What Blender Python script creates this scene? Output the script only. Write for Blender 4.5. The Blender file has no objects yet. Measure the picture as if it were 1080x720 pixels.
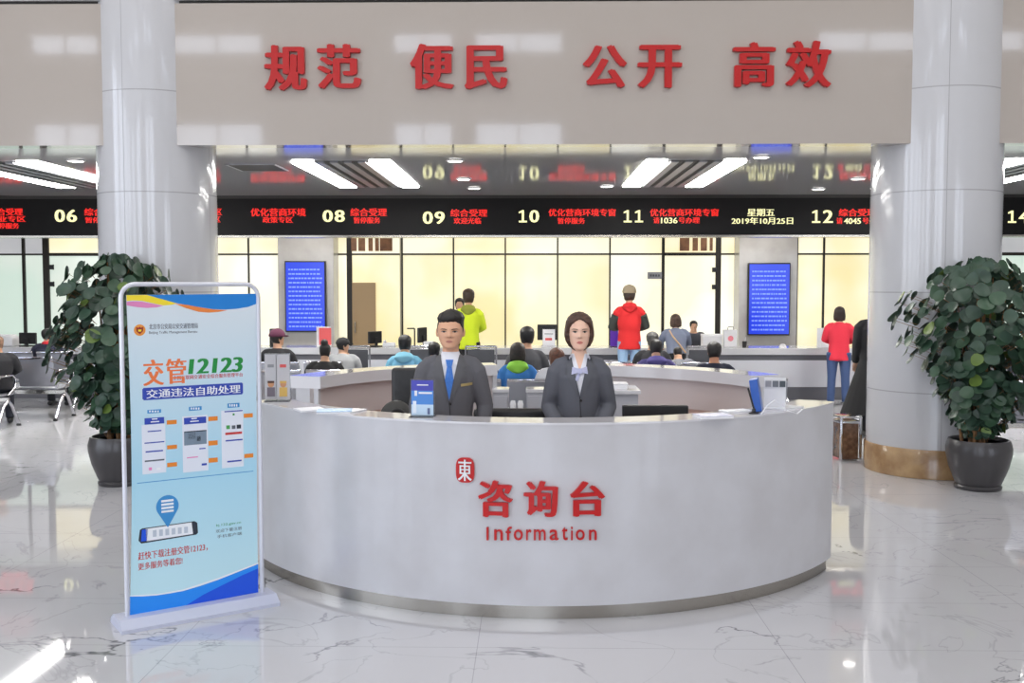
import bpy, bmesh, math, random
from mathutils import Vector, Matrix
from mathutils.bvhtree import BVHTree
from mathutils import noise as mnoise
R = math.radians
pi = math.pi
SC = bpy.context.scene
COL = SC.collection

# ------------------------------------------------------------------ camera
CAM = Vector((0, 0, 1.86))
F = 1080.0
ROT = Matrix.Rotation(math.atan(20 / F), 3, 'Z') @ Matrix.Rotation(pi / 2 - math.atan(60 / F), 3, 'X')
cd = bpy.data.cameras.new('camera')
cam = bpy.data.objects.new('camera', cd)
COL.objects.link(cam)
cam.matrix_world = Matrix.Translation(CAM) @ ROT.to_4x4()
cd.sensor_width = 36
cd.lens = 36
cd.clip_end = 300
SC.camera = cam


def ray(px, py):
    return ROT @ Vector(((px - 540) / F, -(py - 360) / F, -1))


def at(px, py, y):
    """world point seen at a pixel, at world depth y"""
    d = ray(px, py)
    return CAM + d * (y / d.y)


def atz(px, py, z):
    d = ray(px, py)
    return CAM + d * ((z - CAM.z) / d.z)


def X(px, y):
    return at(px, 300, y).x


def Z(py, y, px=560):
    return at(px, py, y).z


# ------------------------------------------------------------------ materials
def lin(c):
    c = c / 255
    return c / 12.92 if c <= .04045 else ((c + .055) / 1.055) ** 2.4


def rgb(t):
    return (lin(t[0]), lin(t[1]), lin(t[2]), 1)


MATS = {}


def M(name, c=(200, 200, 200), rough=.5, metal=0, coat=0, spec=.5, emit=None, es=1, noise=None, sss=0, trans=0, alpha=1):
    if name in MATS:
        return MATS[name]
    m = bpy.data.materials.new(name)
    m.use_nodes = True
    nt = m.node_tree
    b = nt.nodes['Principled BSDF']
    b.inputs['Base Color'].default_value = rgb(c)
    b.inputs['Roughness'].default_value = rough
    b.inputs['Metallic'].default_value = metal
    b.inputs['Coat Weight'].default_value = coat
    b.inputs['Coat Roughness'].default_value = .03
    b.inputs['Specular IOR Level'].default_value = spec
    b.inputs['Transmission Weight'].default_value = trans
    b.inputs['Alpha'].default_value = alpha
    if sss:
        b.inputs['Subsurface Weight'].default_value = sss
        b.inputs['Subsurface Radius'].default_value = (.02, .008, .004)
    if emit:
        b.inputs['Emission Color'].default_value = rgb(emit)
        b.inputs['Emission Strength'].default_value = es
    if noise:                       # (scale, second colour, amount)
        tc = nt.nodes.new('ShaderNodeTexCoord')
        n = nt.nodes.new('ShaderNodeTexNoise')
        n.inputs['Scale'].default_value = noise[0]
        n.inputs['Detail'].default_value = 5
        r = nt.nodes.new('ShaderNodeValToRGB')
        r.color_ramp.elements[0].position = .35
        r.color_ramp.elements[1].position = .7
        r.color_ramp.elements[0].color = rgb(c)
        r.color_ramp.elements[1].color = rgb(noise[1])
        nt.links.new(tc.outputs['Object'], n.inputs['Vector'])
        nt.links.new(n.outputs['Fac'], r.inputs['Fac'])
        nt.links.new(r.outputs['Color'], b.inputs['Base Color'])
        if len(noise) > 2:
            bp = nt.nodes.new('ShaderNodeBump')
            bp.inputs['Strength'].default_value = noise[2]
            bp.inputs['Distance'].default_value = .01
            nt.links.new(n.outputs['Fac'], bp.inputs['Height'])
            nt.links.new(bp.outputs['Normal'], b.inputs['Normal'])
    MATS[name] = m
    return m


def math_node(nt, op, a, b=None, c=None):
    n = nt.nodes.new('ShaderNodeMath')
    n.operation = op
    for i, v in enumerate((a, b, c)):
        if v is None:
            continue
        if isinstance(v, (int, float)):
            n.inputs[i].default_value = v
        else:
            nt.links.new(v, n.inputs[i])
    return n.outputs[0]


def floor_material():
    m = M('polished_marble', (208, 208, 212), rough=.04, spec=.85)
    nt = m.node_tree
    b = nt.nodes['Principled BSDF']
    tc = nt.nodes.new('ShaderNodeTexCoord')
    sp = nt.nodes.new('ShaderNodeSeparateXYZ')
    nt.links.new(tc.outputs['Object'], sp.inputs[0])

    def nz(scale, detail, dist=0, rough=.55, off=None):
        n = nt.nodes.new('ShaderNodeTexNoise')
        n.inputs['Scale'].default_value = scale
        n.inputs['Detail'].default_value = detail
        n.inputs['Distortion'].default_value = dist
        n.inputs['Roughness'].default_value = rough
        mp = nt.nodes.new('ShaderNodeMapping')
        mp.inputs['Rotation'].default_value = (0, 0, .6)
        mp.inputs['Location'].default_value = off or (0, 0, 0)
        nt.links.new(tc.outputs['Object'], mp.inputs[0])
        nt.links.new(mp.outputs[0], n.inputs['Vector'])
        return n.outputs['Fac']

    # thin dark veins where a warped noise crosses its middle, broken by a second noise
    v1 = math_node(nt, 'ABSOLUTE', math_node(nt, 'SUBTRACT', nz(.62, 6, .6), .5))
    v1 = math_node(nt, 'SUBTRACT', 1, math_node(nt, 'DIVIDE', v1, .0065))
    v1 = math_node(nt, 'MAXIMUM', v1, 0)
    mk = nz(1.3, 2, 0, .5, (5, 3, 0))
    mk = math_node(nt, 'MINIMUM', math_node(nt, 'MAXIMUM', math_node(nt, 'MULTIPLY', math_node(nt, 'SUBTRACT', mk, .50), 7), 0), 1)
    v1 = math_node(nt, 'MULTIPLY', v1, mk)
    v2 = math_node(nt, 'ABSOLUTE', math_node(nt, 'SUBTRACT', nz(1.1, 5, 1.2, .5, (9, 1, 0)), .5))
    v2 = math_node(nt, 'MAXIMUM', math_node(nt, 'SUBTRACT', 1, math_node(nt, 'DIVIDE', v2, .008)), 0)
    v2 = math_node(nt, 'MULTIPLY', v2, .22)
    cloud = math_node(nt, 'MULTIPLY', math_node(nt, 'SUBTRACT', nz(.8, 4, .3, .5, (2, 7, 0)), .5), .25)

    def joint(sock, size, off):
        f = math_node(nt, 'FRACT', math_node(nt, 'DIVIDE', math_node(nt, 'ADD', sock, off), size))
        a = math_node(nt, 'ABSOLUTE', math_node(nt, 'SUBTRACT', f, .5))
        return math_node(nt, 'GREATER_THAN', a, .5 - .0022 / size)
    j = math_node(nt, 'MAXIMUM', joint(sp.outputs[0], 1.56, .274 + 15.6), joint(sp.outputs[1], .78, .30 + 15.6))
    j = math_node(nt, 'MULTIPLY', j, .35)
    tot = math_node(nt, 'ADD', math_node(nt, 'MULTIPLY', v1, .82), math_node(nt, 'ADD', v2, math_node(nt, 'ADD', cloud, j)))
    mx = nt.nodes.new('ShaderNodeMix')
    mx.data_type = 'RGBA'
    mx.clamp_factor = True
    nt.links.new(tot, mx.inputs['Factor'])
    mx.inputs['A'].default_value = rgb((196, 196, 200))
    mx.inputs['B'].default_value = rgb((78, 80, 86))
    nt.links.new(mx.outputs['Result'], b.inputs['Base Color'])
    return m


def column_material():
    m = M('glazed_column_panel', (212, 213, 217), rough=.16, coat=.5)
    nt = m.node_tree
    b = nt.nodes['Principled BSDF']
    tc = nt.nodes.new('ShaderNodeTexCoord')
    sp = nt.nodes.new('ShaderNodeSeparateXYZ')
    nt.links.new(tc.outputs['Object'], sp.inputs[0])
    f = math_node(nt, 'FRACT', math_node(nt, 'DIVIDE', math_node(nt, 'ADD', sp.outputs[2], .145 + .4825), .965))
    a = math_node(nt, 'ABSOLUTE', math_node(nt, 'SUBTRACT', f, .5))
    j1 = math_node(nt, 'LESS_THAN', a, .0055)
    an = math_node(nt, 'ARCTAN2', sp.outputs[0], sp.outputs[1])
    f2 = math_node(nt, 'FRACT', math_node(nt, 'DIVIDE', math_node(nt, 'ADD', an, 10.0), pi / 2))
    j2 = math_node(nt, 'LESS_THAN', math_node(nt, 'ABSOLUTE', math_node(nt, 'SUBTRACT', f2, .5)), .0035)
    j = math_node(nt, 'MAXIMUM', j1, j2)
    mx = nt.nodes.new('ShaderNodeMix')
    mx.data_type = 'RGBA'
    nt.links.new(math_node(nt, 'MULTIPLY', j, .45), mx.inputs['Factor'])
    mx.inputs['A'].default_value = rgb((201, 202, 206))
    mx.inputs['B'].default_value = rgb((110, 110, 114))
    nt.links.new(mx.outputs['Result'], b.inputs['Base Color'])
    return m


# ------------------------------------------------------------------ mesh helpers
class MB:
    def __init__(self):
        self.v, self.f, self.m, self.mats = [], [], [], []

    def mi(self, mat):
        if mat not in self.mats:
            self.mats.append(mat)
        return self.mats.index(mat)

    def add(self, vs, fs, mat, mtx=None):
        o = len(self.v)
        self.v += [tuple(mtx @ Vector(p)) if mtx else tuple(p) for p in vs]
        self.f += [tuple(i + o for i in f) for f in fs]
        k = self.mi(mat)
        self.m += [k] * len(fs)
        return self

    def bm(self, b, mat, mtx=None):
        b.verts.index_update()
        self.add([v.co.copy() for v in b.verts], [[v.index for v in f.verts] for f in b.faces], mat, mtx)
        b.free()
        return self

    def me(self, me, mat, fn=None):
        self.add([fn(v.co) if fn else v.co.copy() for v in me.vertices], [list(p.vertices) for p in me.polygons], mat)
        return self

    def box(self, x0, x1, y0, y1, z0, z1, mat, bev=0, mtx=None, seg=2):
        b = bmesh.new()
        bmesh.ops.create_cube(b, size=1)
        for v in b.verts:
            v.co = Vector(((x0 + x1) / 2 + v.co.x * (x1 - x0), (y0 + y1) / 2 + v.co.y * (y1 - y0), (z0 + z1) / 2 + v.co.z * (z1 - z0)))
        if bev:
            bmesh.ops.bevel(b, geom=b.edges[:], offset=bev, segments=seg, profile=.5, affect='EDGES')
        return self.bm(b, mat, mtx)

    def prism(self, pts, z0, z1, mat, mtx=None):
        """polygon in XY pushed from z0 to z1"""
        n = len(pts)
        vs = [(p[0], p[1], z0) for p in pts] + [(p[0], p[1], z1) for p in pts]
        fs = [tuple(range(n))[::-1], tuple(range(n, 2 * n))] + [(i, (i + 1) % n, n + (i + 1) % n, n + i) for i in range(n)]
        return self.add(vs, fs, mat, mtx)

    def lathe(self, prof, mat, c=(0, 0, 0), n=32, mtx=None):
        vs, fs = [], []
        for r, z in prof:
            for i in range(n):
                a = 2 * pi * i / n
                vs.append((c[0] + r * math.cos(a), c[1] + r * math.sin(a), c[2] + z))
        for k in range(len(prof) - 1):
            for i in range(n):
                j = (i + 1) % n
                fs.append((k * n + i, k * n + j, (k + 1) * n + j, (k + 1) * n + i))
        fs.append(tuple(range(n))[::-1])
        fs.append(tuple(range((len(prof) - 1) * n, len(prof) * n)))
        return self.add(vs, fs, mat, mtx)

    def tube(self, pts, r, mat, n=10, mtx=None):
        b = bmesh.new()
        loft(b, pts, [(r, r)] * len(pts), n=n, round_end=0)
        return self.bm(b, mat, mtx)

    def build(self, name, parent=None, smooth=None, mtx=None):
        me = bpy.data.meshes.new(name)
        me.from_pydata(self.v, [], self.f)
        for m in self.mats:
            me.materials.append(m)
        me.polygons.foreach_set('material_index', self.m)
        me.update()
        return link(name, me, parent, smooth, mtx)


def link(name, me, parent=None, smooth=None, mtx=None):
    if smooth is not None:
        me.polygons.foreach_set('use_smooth', [True] * len(me.polygons))
        me.set_sharp_from_angle(angle=R(smooth))
    o = bpy.data.objects.new(name, me)
    COL.objects.link(o)
    if parent:
        o.parent = parent
    if mtx:
        o.matrix_local = mtx
    return o


def empty(name, loc=(0, 0, 0), rz=0):
    o = bpy.data.objects.new(name, None)
    COL.objects.link(o)
    o.location = loc
    o.rotation_euler = (0, 0, rz)
    o.empty_display_size = .1
    return o


def tag(o, label, cat, group=None):
    o['label'] = label
    o['category'] = cat
    if group:
        o['group'] = group
    return o


def struct(o, label=None):
    o['kind'] = 'structure'
    if label:
        o['label'] = label
    return o


def loft(b, pts, rads, lat=None, n=14, round_end=.5):
    """closed tube through pts with elliptic rings (a across 'lat', b the other way)"""
    pts = [Vector(p) for p in pts]
    rings = []
    u0 = Vector(lat) if lat else None
    prev = None
    for i, p in enumerate(pts):
        t = (pts[min(i + 1, len(pts) - 1)] - pts[max(i - 1, 0)]).normalized()
        ref = u0 if u0 else (prev if prev else (Vector((1, 0, 0)) if abs(t.x) < .9 else Vector((0, 1, 0))))
        u = (ref - t * ref.dot(t)).normalized()
        prev = u
        v = t.cross(u)
        a, c = rads[i]
        rings.append([b.verts.new(p + u * a * math.cos(2 * pi * k / n) + v * c * math.sin(2 * pi * k / n)) for k in range(n)])
    for r0, r1 in zip(rings, rings[1:]):
        for k in range(n):
            b.faces.new((r0[k], r0[(k + 1) % n], r1[(k + 1) % n], r1[k]))
    for ring, d, rr in ((rings[0], (pts[0] - pts[1]).normalized(), rads[0]), (rings[-1], (pts[-1] - pts[-2]).normalized(), rads[-1])):
        c = sum((v.co for v in ring), Vector()) / n
        cv = b.verts.new(c + d * min(rr) * round_end)
        for k in range(n):
            q = (ring[k], ring[(k + 1) % n], cv)
            b.faces.new(q if ring is rings[-1] else q[::-1])
    return b


def ball(b, c, r, mtx=None, u=14, v=10):
    t = bmesh.ops.create_uvsphere(b, u_segments=u, v_segments=v, radius=1)
    for q in t['verts']:
        p = Vector((q.co.x * r[0], q.co.y * r[1], q.co.z * r[2]))
        q.co = (mtx @ p if mtx else p) + Vector(c)
    return b


def fused(b, voxel, smooth=3, fac=.5):
    """one continuous closed surface round everything in the bmesh"""
    me = bpy.data.meshes.new('raw')
    b.to_mesh(me)
    b.free()
    o = bpy.data.objects.new('raw', me)
    COL.objects.link(o)
    md = o.modifiers.new('r', 'REMESH')
    md.mode = 'VOXEL'
    md.voxel_size = voxel
    if smooth:
        sm = o.modifiers.new('s', 'SMOOTH')
        sm.iterations = smooth
        sm.factor = fac
    dg = bpy.context.evaluated_depsgraph_get()
    out = bpy.data.meshes.new_from_object(o.evaluated_get(dg))
    bpy.data.objects.remove(o)
    bpy.data.meshes.remove(me)
    return out


def text_mesh(s, extrude=.02, bold=(0,), align=None):
    """flat lettering as a mesh; 'bold' lists sideways shifts whose copies thicken the strokes"""
    c = bpy.data.curves.new('t', 'FONT')
    c.body = s
    c.extrude = extrude
    c.resolution_u = 3
    if align:
        c.align_x = align
    o = bpy.data.objects.new('t', c)
    COL.objects.link(o)
    dg = bpy.context.evaluated_depsgraph_get()
    me = bpy.data.meshes.new_from_object(o.evaluated_get(dg))
    bpy.data.objects.remove(o)
    bpy.data.curves.remove(c)
    vs = [v.co.copy() for v in me.vertices]
    fs = [list(p.vertices) for p in me.polygons]
    bpy.data.meshes.remove(me)
    V, FF = [], []
    for i, d in enumerate(bold):
        dx, dy = d if isinstance(d, tuple) else (d, 0)
        o0 = len(V)
        V += [Vector((p.x + dx, p.y + dy, p.z * (1 + .004 * i))) for p in vs]
        FF += [[k + o0 for k in f] for f in fs]
    x0, x1 = min(p.x for p in V), max(p.x for p in V)
    y0, y1 = min(p.y for p in V), max(p.y for p in V)
    return [((p.x - (x0 + x1) / 2) / (x1 - x0), (p.y - (y0 + y1) / 2) / (y1 - y0), p.z) for p in V], FF


def letters(mb, s, cx, cz, w, h, mat, y, depth=.01, bold=(0,), fn=None):
    """lettering that faces -Y, centred on (cx, cz), in a box w x h, its back at y"""
    vs, fs = text_mesh(s, .5, bold)
    out = [(cx + p[0] * w, y - (p[2] + .5) * depth, cz + p[1] * h) for p in vs]
    if fn:
        out = [fn(p) for p in out]
    mb.add(out, fs, mat)
    return mb


B3 = (-.022, 0, .022)

# common materials
WHITE = M('white_paint', (225, 225, 228), .5)
STONE = M('engineered_stone', (197, 197, 201), .28, coat=.25, noise=(3.2, (188, 187, 190)))
STEEL = M('brushed_steel', (170, 166, 158), .22, metal=1)
CHROME = M('chrome', (215, 215, 220), .12, metal=1)
BLACK = M('black_plastic', (22, 22, 24), .4)
DARK = M('dark_metal', (52, 50, 48), .4, metal=.3)
GREYM = M('grey_metal_sheet', (158, 160, 168), .35, metal=.6)
RED_SIGN = M('red_acrylic', (184, 8, 10), .35)
PAPER = M('paper', (235, 235, 238), .6)
GLASSY = M('clear_acrylic', (235, 240, 245), .05, trans=.95)

# ------------------------------------------------------------------ the shell
fl = MB()
fl.box(-15, 15, -10, 23, -.12, 0, floor_material())
struct(fl.build('floor'))

CZ = 3.25
cmat = M('glossy_metal_ceiling', (226, 226, 230), .07, metal=.12, spec=1.0)
b = MB()
b.box(-15, 15, 10.0, 23, CZ, CZ + .12, cmat)
struct(b.build('ceiling'))

fmat = M('polished_beige_panel', (181, 173, 166), .06, coat=.35, spec=.6)
b = MB()
b.box(-15, 15, 9.9, 10.1, 3.2, 4.545, fmat)
struct(b.build('wall_front'))
b = MB()
b.box(-15, 15, 9.885, 10.1, 4.575, 4.62, M('pale_trim', (205, 205, 205), .3))
b.box(-15, 15, 9.93, 10.1, 4.545, 4.575, DARK)
struct(b.build('trim_1'))
b = MB()
b.box(-15, 15, 9.92, 10.1, 4.62, 10.0, M('upper_panel', (188, 182, 178), .12, coat=.3))
struct(b.build('wall_upper'))

pl = M('plaster', (214, 213, 212), .7)
b = MB()
b.box(15, 15.2, -10, 23, 0, 10.0, pl)
struct(b.build('wall_right'))
b = MB()
SIDE = [(-8.2, -5.4), (-4.6, -1.8), (-1.0, 1.8), (2.6, 5.4)]
cur = -10
for w0, w1 in SIDE:
    b.box(-15.2, -15, cur, w0, 0, 10, pl)
    b.box(-15.2, -15, w0, w1, 0, .3, pl)
    b.box(-15.2, -15, w0, w1, 6.4, 10, pl)
    cur = w1
b.box(-15.2, -15, cur, 23, 0, 10, pl)
struct(b.build('wall_left'))
for i, (w0, w1) in enumerate(SIDE):
    b = MB()
    for a0, a1, c0, c1 in ((w0, w0 + .05, .3, 6.4), (w1 - .05, w1, .3, 6.4), (w0, w1, .3, .35), (w0, w1, 6.35, 6.4), (w0, w1, 3.3, 3.36), ((w0 + w1) / 2 - .03, (w0 + w1) / 2 + .03, .3, 6.4)):
        b.box(-15.14, -15.06, a0, a1, c0, c1, GREYM)
    struct(b.build('window_%d' % (i + 50)))
b = MB()
b.box(-15, 15, 22.8, 23, 0, CZ, pl)
struct(b.build('wall_back'))
b = MB()
b.box(-15, 15, -10, 10.1, 10.0, 10.2, WHITE)
struct(b.build('ceiling_hall'))

# rear facade, behind the camera: piers and bands that leave window openings
b = MB()
OPEN = []
xs = [-14.2, -10.6, -7.2, -6.4, -3.0, -2.2, 2.2, 3.0, 6.4, 7.2, 10.6, 11.2, 14.2]
wins = [(-14.2, -12.25), (-10.2, -7.6), (-3.9, -2.2), (-1.6, .9), (8.0, 10.8), (11.6, 13.8)]
zb = [(0.1, 6.45), (8.35, 8.95)]
y0, y1 = -9.6, -9.3
cur = -15
for w0, w1 in wins:
    b.box(cur, w0, y0, y1, 0, 10, pl)
    top_ = 6.45 if w0 < 7 else 4.6
    for z0, z1 in ((0, .1), (top_, 8.35), (8.95, 10)):
        b.box(w0, w1, y0, y1, z0, z1, pl)
    for z0, z1 in ((.1, top_), (8.35, 8.95)):
        OPEN.append((w0, w1, z0, z1))
    cur = w1
b.box(cur, 15, y0, y1, 0, 10, pl)
struct(b.build('wall_rear'))
for i, (w0, w1, z0, z1) in enumerate(OPEN):
    b = MB()
    t = .05
    for a0, a1, c0, c1 in ((w0, w0 + t, z0, z1), (w1 - t, w1, z0, z1), (w0, w1, z0, z0 + t), (w0, w1, z1 - t, z1), ((w0 + w1) / 2 - .03, (w0 + w1) / 2 + .03, z0, z1)):
        b.box(a0, a1, -9.5, -9.42, c0, c1, GREYM)
    if z1 < 8:
        b.box(w0, w1, -9.5, -9.42, 5.2, 5.28, GREYM)
    struct(b.build('window_%d' % (i + 30)))

# columns
cm = column_material()
brown = M('brown_marble', (150, 118, 84), .2, coat=.4, noise=(6, (186, 156, 116)))
for nm, cx, r in (('column_left', -3.77, .575), ('column_right', 4.03, .615)):
    b = MB()
    b.lathe([(r, 0.0), (r, 10.0)], cm, n=96)
    c = b.build(nm, smooth=40)
    c.location = (cx, 10.35, 0)
    struct(c)
    b = MB()
    b.lathe([(r + .012, 0.0), (r + .016, .004), (r + .016, .27), (r + .008, .28)], brown, n=96)
    p = b.build('plinth', c, smooth=40)

# ------------------------------------------------------------------ ceiling fixtures of the service hall
strip = M('led_strip_diffuser', (250, 250, 250), .5, emit=(255, 252, 246), es=36)
slotm = M('black_recess', (14, 14, 15), .6)
for i, cx in enumerate((-6.17, -2.15, 1.855, 5.87)):
    where = ['beyond the first round column', 'over the left part of the counters', 'over the right part of the counters', 'at the far end of the ceiling'][i]
    t = empty('ceiling_light', (cx, 13.1, CZ))
    tag(t, ['twin strip ceiling light half hidden by the column with the banner before it', 'twin strip ceiling light above screen messages 08 and 09', 'twin strip ceiling light above screen message 11', 'twin strip ceiling light above number 14 at the edge of the photo'][i], 'ceiling light', 'twin strip ceiling lights')
    b = MB()
    b.box(-.55, .55, -1.5, 1.5, -.004, 0, slotm)
    b.build('recess', t)
    for s in (-1, 1):
        b = MB()
        b.box(s * .44 - .12, s * .44 + .12, -1.48, 1.48, -.018, -.004, strip)
        b.build('diffuser', t)
    for k in range(4):
        b = MB()
        xx = -.24 + k * .16
        b.box(xx - .045, xx + .045, -1.48, 1.48, -.02, -.004, GREYM)
        b.build('louvre', t)

dl = M('downlight_lens', (255, 255, 255), .4, emit=(255, 250, 240), es=10)
for i, (px, py) in enumerate(((480, 169), (489, 188.5), (500, 198), (863, 199), (905, 188), (803, 165), (80, 169), (640, 196))):
    p = atz(px, py, CZ)
    t = empty('downlight', (p.x, p.y, CZ))
    tag(t, ['small round downlight between the two left light strips and number 10, nearest the beige wall', 'small round downlight just before the sign above number 09', 'small round downlight close over the sign right of number 09', 'small round downlight over number 12 close to the sign', 'small round downlight beside the round column right of number 12', 'small round downlight near the beige wall above the date', 'small round downlight over number 06 near the beige wall', 'small round downlight over the gap between numbers 10 and 11'][i], 'downlight', 'round downlights')
    b = MB()
    b.lathe([(.1, 0), (.105, -.008), (.085, -.012)], WHITE, n=24)
    b.build('rim', t, 40)
    b = MB()
    b.lathe([(.083, -.008), (.08, -.014)], dl, n=24)
    b.build('lens', t)

p = atz(272, 176.5, CZ)
t = empty('ceiling_vent', (p.x, p.y, CZ))
tag(t, 'long black slot vent in the ceiling left of the strip lights', 'vent')
b = MB()
b.box(-.27, .27, -.33, .33, -.006, 0, slotm)
b.build('slot', t)
b = MB()
for a in (-.29, .27):
    b.box(a, a + .02, -.35, .35, -.01, 0, GREYM)
for a in (-.35, .33):
    b.box(-.29, .29, a, a + .02, -.01, 0, GREYM)
b.build('rim', t)

# ------------------------------------------------------------------ LED sign band
SY = 16.0
sz0, sz1 = Z(250, SY), Z(209, SY)
root = empty('led_sign', (0, SY, sz0))
tag(root, 'long black LED sign with red and yellow messages hanging over the counters', 'sign')
b = MB()
b.box(-14.5, 14.5, .0, .3, .03, sz1 - sz0, M('led_panel_black', (14, 13, 15), .5, spec=.2))
b.build('panel', root)
b = MB()
b.box(-14.5, 14.5, -.015, .32, 0, .03, STEEL)
b.build('bottom_trim', root)
b = MB()
b.box(-14.5, 14.5, .04, .28, sz1 - sz0, CZ - sz0, DARK)
b.build('top_rail', root)
LR = M('led_red', (60, 0, 0), .5, emit=(255, 34, 26), es=1.5)
LY = M('led_yellow', (60, 60, 20), .5, emit=(255, 250, 190), es=1.5)


def led(name, s, px0, px1, py0, py1, mat, bold=B3):
    p0, p1 = at(px0, py1, SY), at(px1, py0, SY)
    b = MB()
    letters(b, s, (p0.x + p1.x) / 2, (p0.z + p1.z) / 2 - sz0, p1.x - p0.x, p1.z - p0.z, mat, -.001, .006, bold)
    return b.build(name, root)


def led_number(s, px0, px1, py0, py1):
    p0, p1 = at(px0, py1, SY), at(px1, py0, SY)
    w = (p1.x - p0.x) / 2
    h = p1.z - p0.z
    b = MB()
    for i, ch in enumerate(s):
        cx, cz = p0.x + w * (i + .5), (p0.z + p1.z) / 2 - sz0
        if ch == '1':                      # a figure one with a foot, as on the sign
            e = w * .36
            t = w * .095
            pts = [(cx - e, cz - h / 2), (cx + e, cz - h / 2), (cx + e, cz - h * .36), (cx + t, cz - h * .36), (cx + t, cz + h / 2), (cx - t * .6, cz + h / 2), (cx - e, cz + h * .36), (cx - e, cz + h * .24), (cx - t, cz + h * .30), (cx - t, cz - h * .36), (cx - e, cz - h * .36)]
            bb = bmesh.new()
            f = bb.faces.new([bb.verts.new((q[0], -.007, q[1])) for q in pts])
            f.normal_update()
            bmesh.ops.triangulate(bb, faces=[f])
            b.bm(bb, LY)
        else:
            letters(b, ch, cx, cz, w * .86, h, LY, -.001, .006, (-.03, 0, .03))
    b.build('number', root)


for s, a, c, y0_, y1_ in (('06', 57, 82, 221, 234), ('08', 339.5, 364.5, 221.5, 234), ('09', 445, 470, 223, 236), ('10', 545.5, 569.5, 221.5, 234.5), ('11', 656, 680, 221.5, 234.5), ('12', 854.5, 879.5, 221.5, 235), ('14', 1061, 1086, 222, 235)):
    led_number(s, a, c, y0_, y1_)
for lines in (
        (('综合受理', -12, 24, 219.5, 227), ('企业专区', -12, 27, 227.5, 234), ('暂停服务', -8, 20, 235, 241)),
        (('综合受理', 89, 128, 219.5, 227.5), ('暂停服务', 90, 122, 229, 235)),
        (('优化营商环境专区', 176, 234, 219.5, 227), ('暂停服务专区', 192, 232.5, 228, 234.5)),
        (('优化营商环境', 264.5, 322.5, 219.5, 228), ('政策专区', 277, 309, 228.5, 235)),
        (('综合受理', 369.5, 408, 219.5, 228), ('暂停服务', 373, 401, 229, 235.5)),
        (('综合受理', 475, 514, 220.5, 228.5), ('欢迎光临', 478.5, 507.5, 229.5, 236)),
        (('优化营商环境专窗', 578.5, 649.5, 220, 228), ('暂停服务', 588, 617, 229.5, 236)),
        (('优化营商环境专窗', 685.5, 758, 220, 228), ('请', 689, 695.5, 229, 235.5), ('号办理', 715.5, 738, 229, 235.5)),
        (('综合受理', 884.5, 924, 220, 228), ('请', 882, 888.5, 229.5, 236), ('号办理', 909.5, 931, 229.5, 236))):
    p = MB()
    for s, a, c, u, w in lines:
        p0, p1 = at(a, w, SY), at(c, u, SY)
        letters(p, s, (p0.x + p1.x) / 2, (p0.z + p1.z) / 2 - sz0, p1.x - p0.x, p1.z - p0.z, LR, -.001, .006, B3)
    p.build('message', root)
led('ticket_number', '1036', 697, 714.5, 229.5, 235.5, LY)
led('ticket_number', '4045', 890, 908, 230, 236, LY)
p = MB()
for s, a, c, u, w in (('星期五', 788, 817, 220, 228), ('2019年10月25日', 771.5, 836.5, 229, 236.5)):
    p0, p1 = at(a, w, SY), at(c, u, SY)
    letters(p, s, (p0.x + p1.x) / 2, (p0.z + p1.z) / 2 - sz0, p1.x - p0.x, p1.z - p0.z, LY, -.001, .006, B3)
p.build('date', root)

# ------------------------------------------------------------------ glass partition behind the counters
WY = 19.5


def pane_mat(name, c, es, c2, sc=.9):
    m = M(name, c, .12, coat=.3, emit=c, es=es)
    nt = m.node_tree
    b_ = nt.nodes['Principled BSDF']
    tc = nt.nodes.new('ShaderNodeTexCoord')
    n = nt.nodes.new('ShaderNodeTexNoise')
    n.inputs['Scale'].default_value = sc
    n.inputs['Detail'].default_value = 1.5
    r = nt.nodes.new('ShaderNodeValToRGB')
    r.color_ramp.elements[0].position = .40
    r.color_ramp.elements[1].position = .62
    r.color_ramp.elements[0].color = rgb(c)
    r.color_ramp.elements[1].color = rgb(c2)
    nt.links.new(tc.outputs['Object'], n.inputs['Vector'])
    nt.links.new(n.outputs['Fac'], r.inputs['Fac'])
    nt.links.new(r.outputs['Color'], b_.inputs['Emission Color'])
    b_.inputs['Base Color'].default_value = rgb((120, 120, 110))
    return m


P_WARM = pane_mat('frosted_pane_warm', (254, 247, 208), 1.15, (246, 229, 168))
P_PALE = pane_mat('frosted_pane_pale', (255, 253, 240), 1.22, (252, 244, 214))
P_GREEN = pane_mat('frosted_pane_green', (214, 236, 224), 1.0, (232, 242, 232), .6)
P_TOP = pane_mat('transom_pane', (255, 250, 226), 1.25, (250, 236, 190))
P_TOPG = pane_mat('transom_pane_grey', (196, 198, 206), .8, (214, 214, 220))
TR = 268
wn = 0
mull = M('dark_mullion', (46, 42, 38), .4, metal=.4)


def bay(px0, px1, pane, top, thick=1.6, topbar=.9):
    """one bay of the partition: frame with a lower pane and a transom pane"""
    global wn
    wn += 1
    x0, x1 = X(px0, WY), X(px1, WY)
    zt = Z(TR, WY)
    h = thick / 2 / F * WY
    hb = topbar / F * WY
    b = MB()
    b.box(x0 - h, x0 + h, WY - .05, WY + .05, 0, CZ, mull)
    b.box(x0 + h, x1 - h, WY - .045, WY + .045, zt - hb, zt + hb, mull)
    b.box(x0 + h, x1 - h, WY - .045, WY + .045, 0, .06, mull)
    fr = struct(b.build('window_%d' % wn))
    b = MB()
    b.box(x0 + h, x1 - h, WY - .008, WY + .008, .06, zt - hb, pane)
    b.build('pane', fr)
    b = MB()
    b.box(x0 + h, x1 - h, WY - .008, WY + .008, zt + hb, CZ, top)
    b.build('transom_pane', fr)
    return fr


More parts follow.
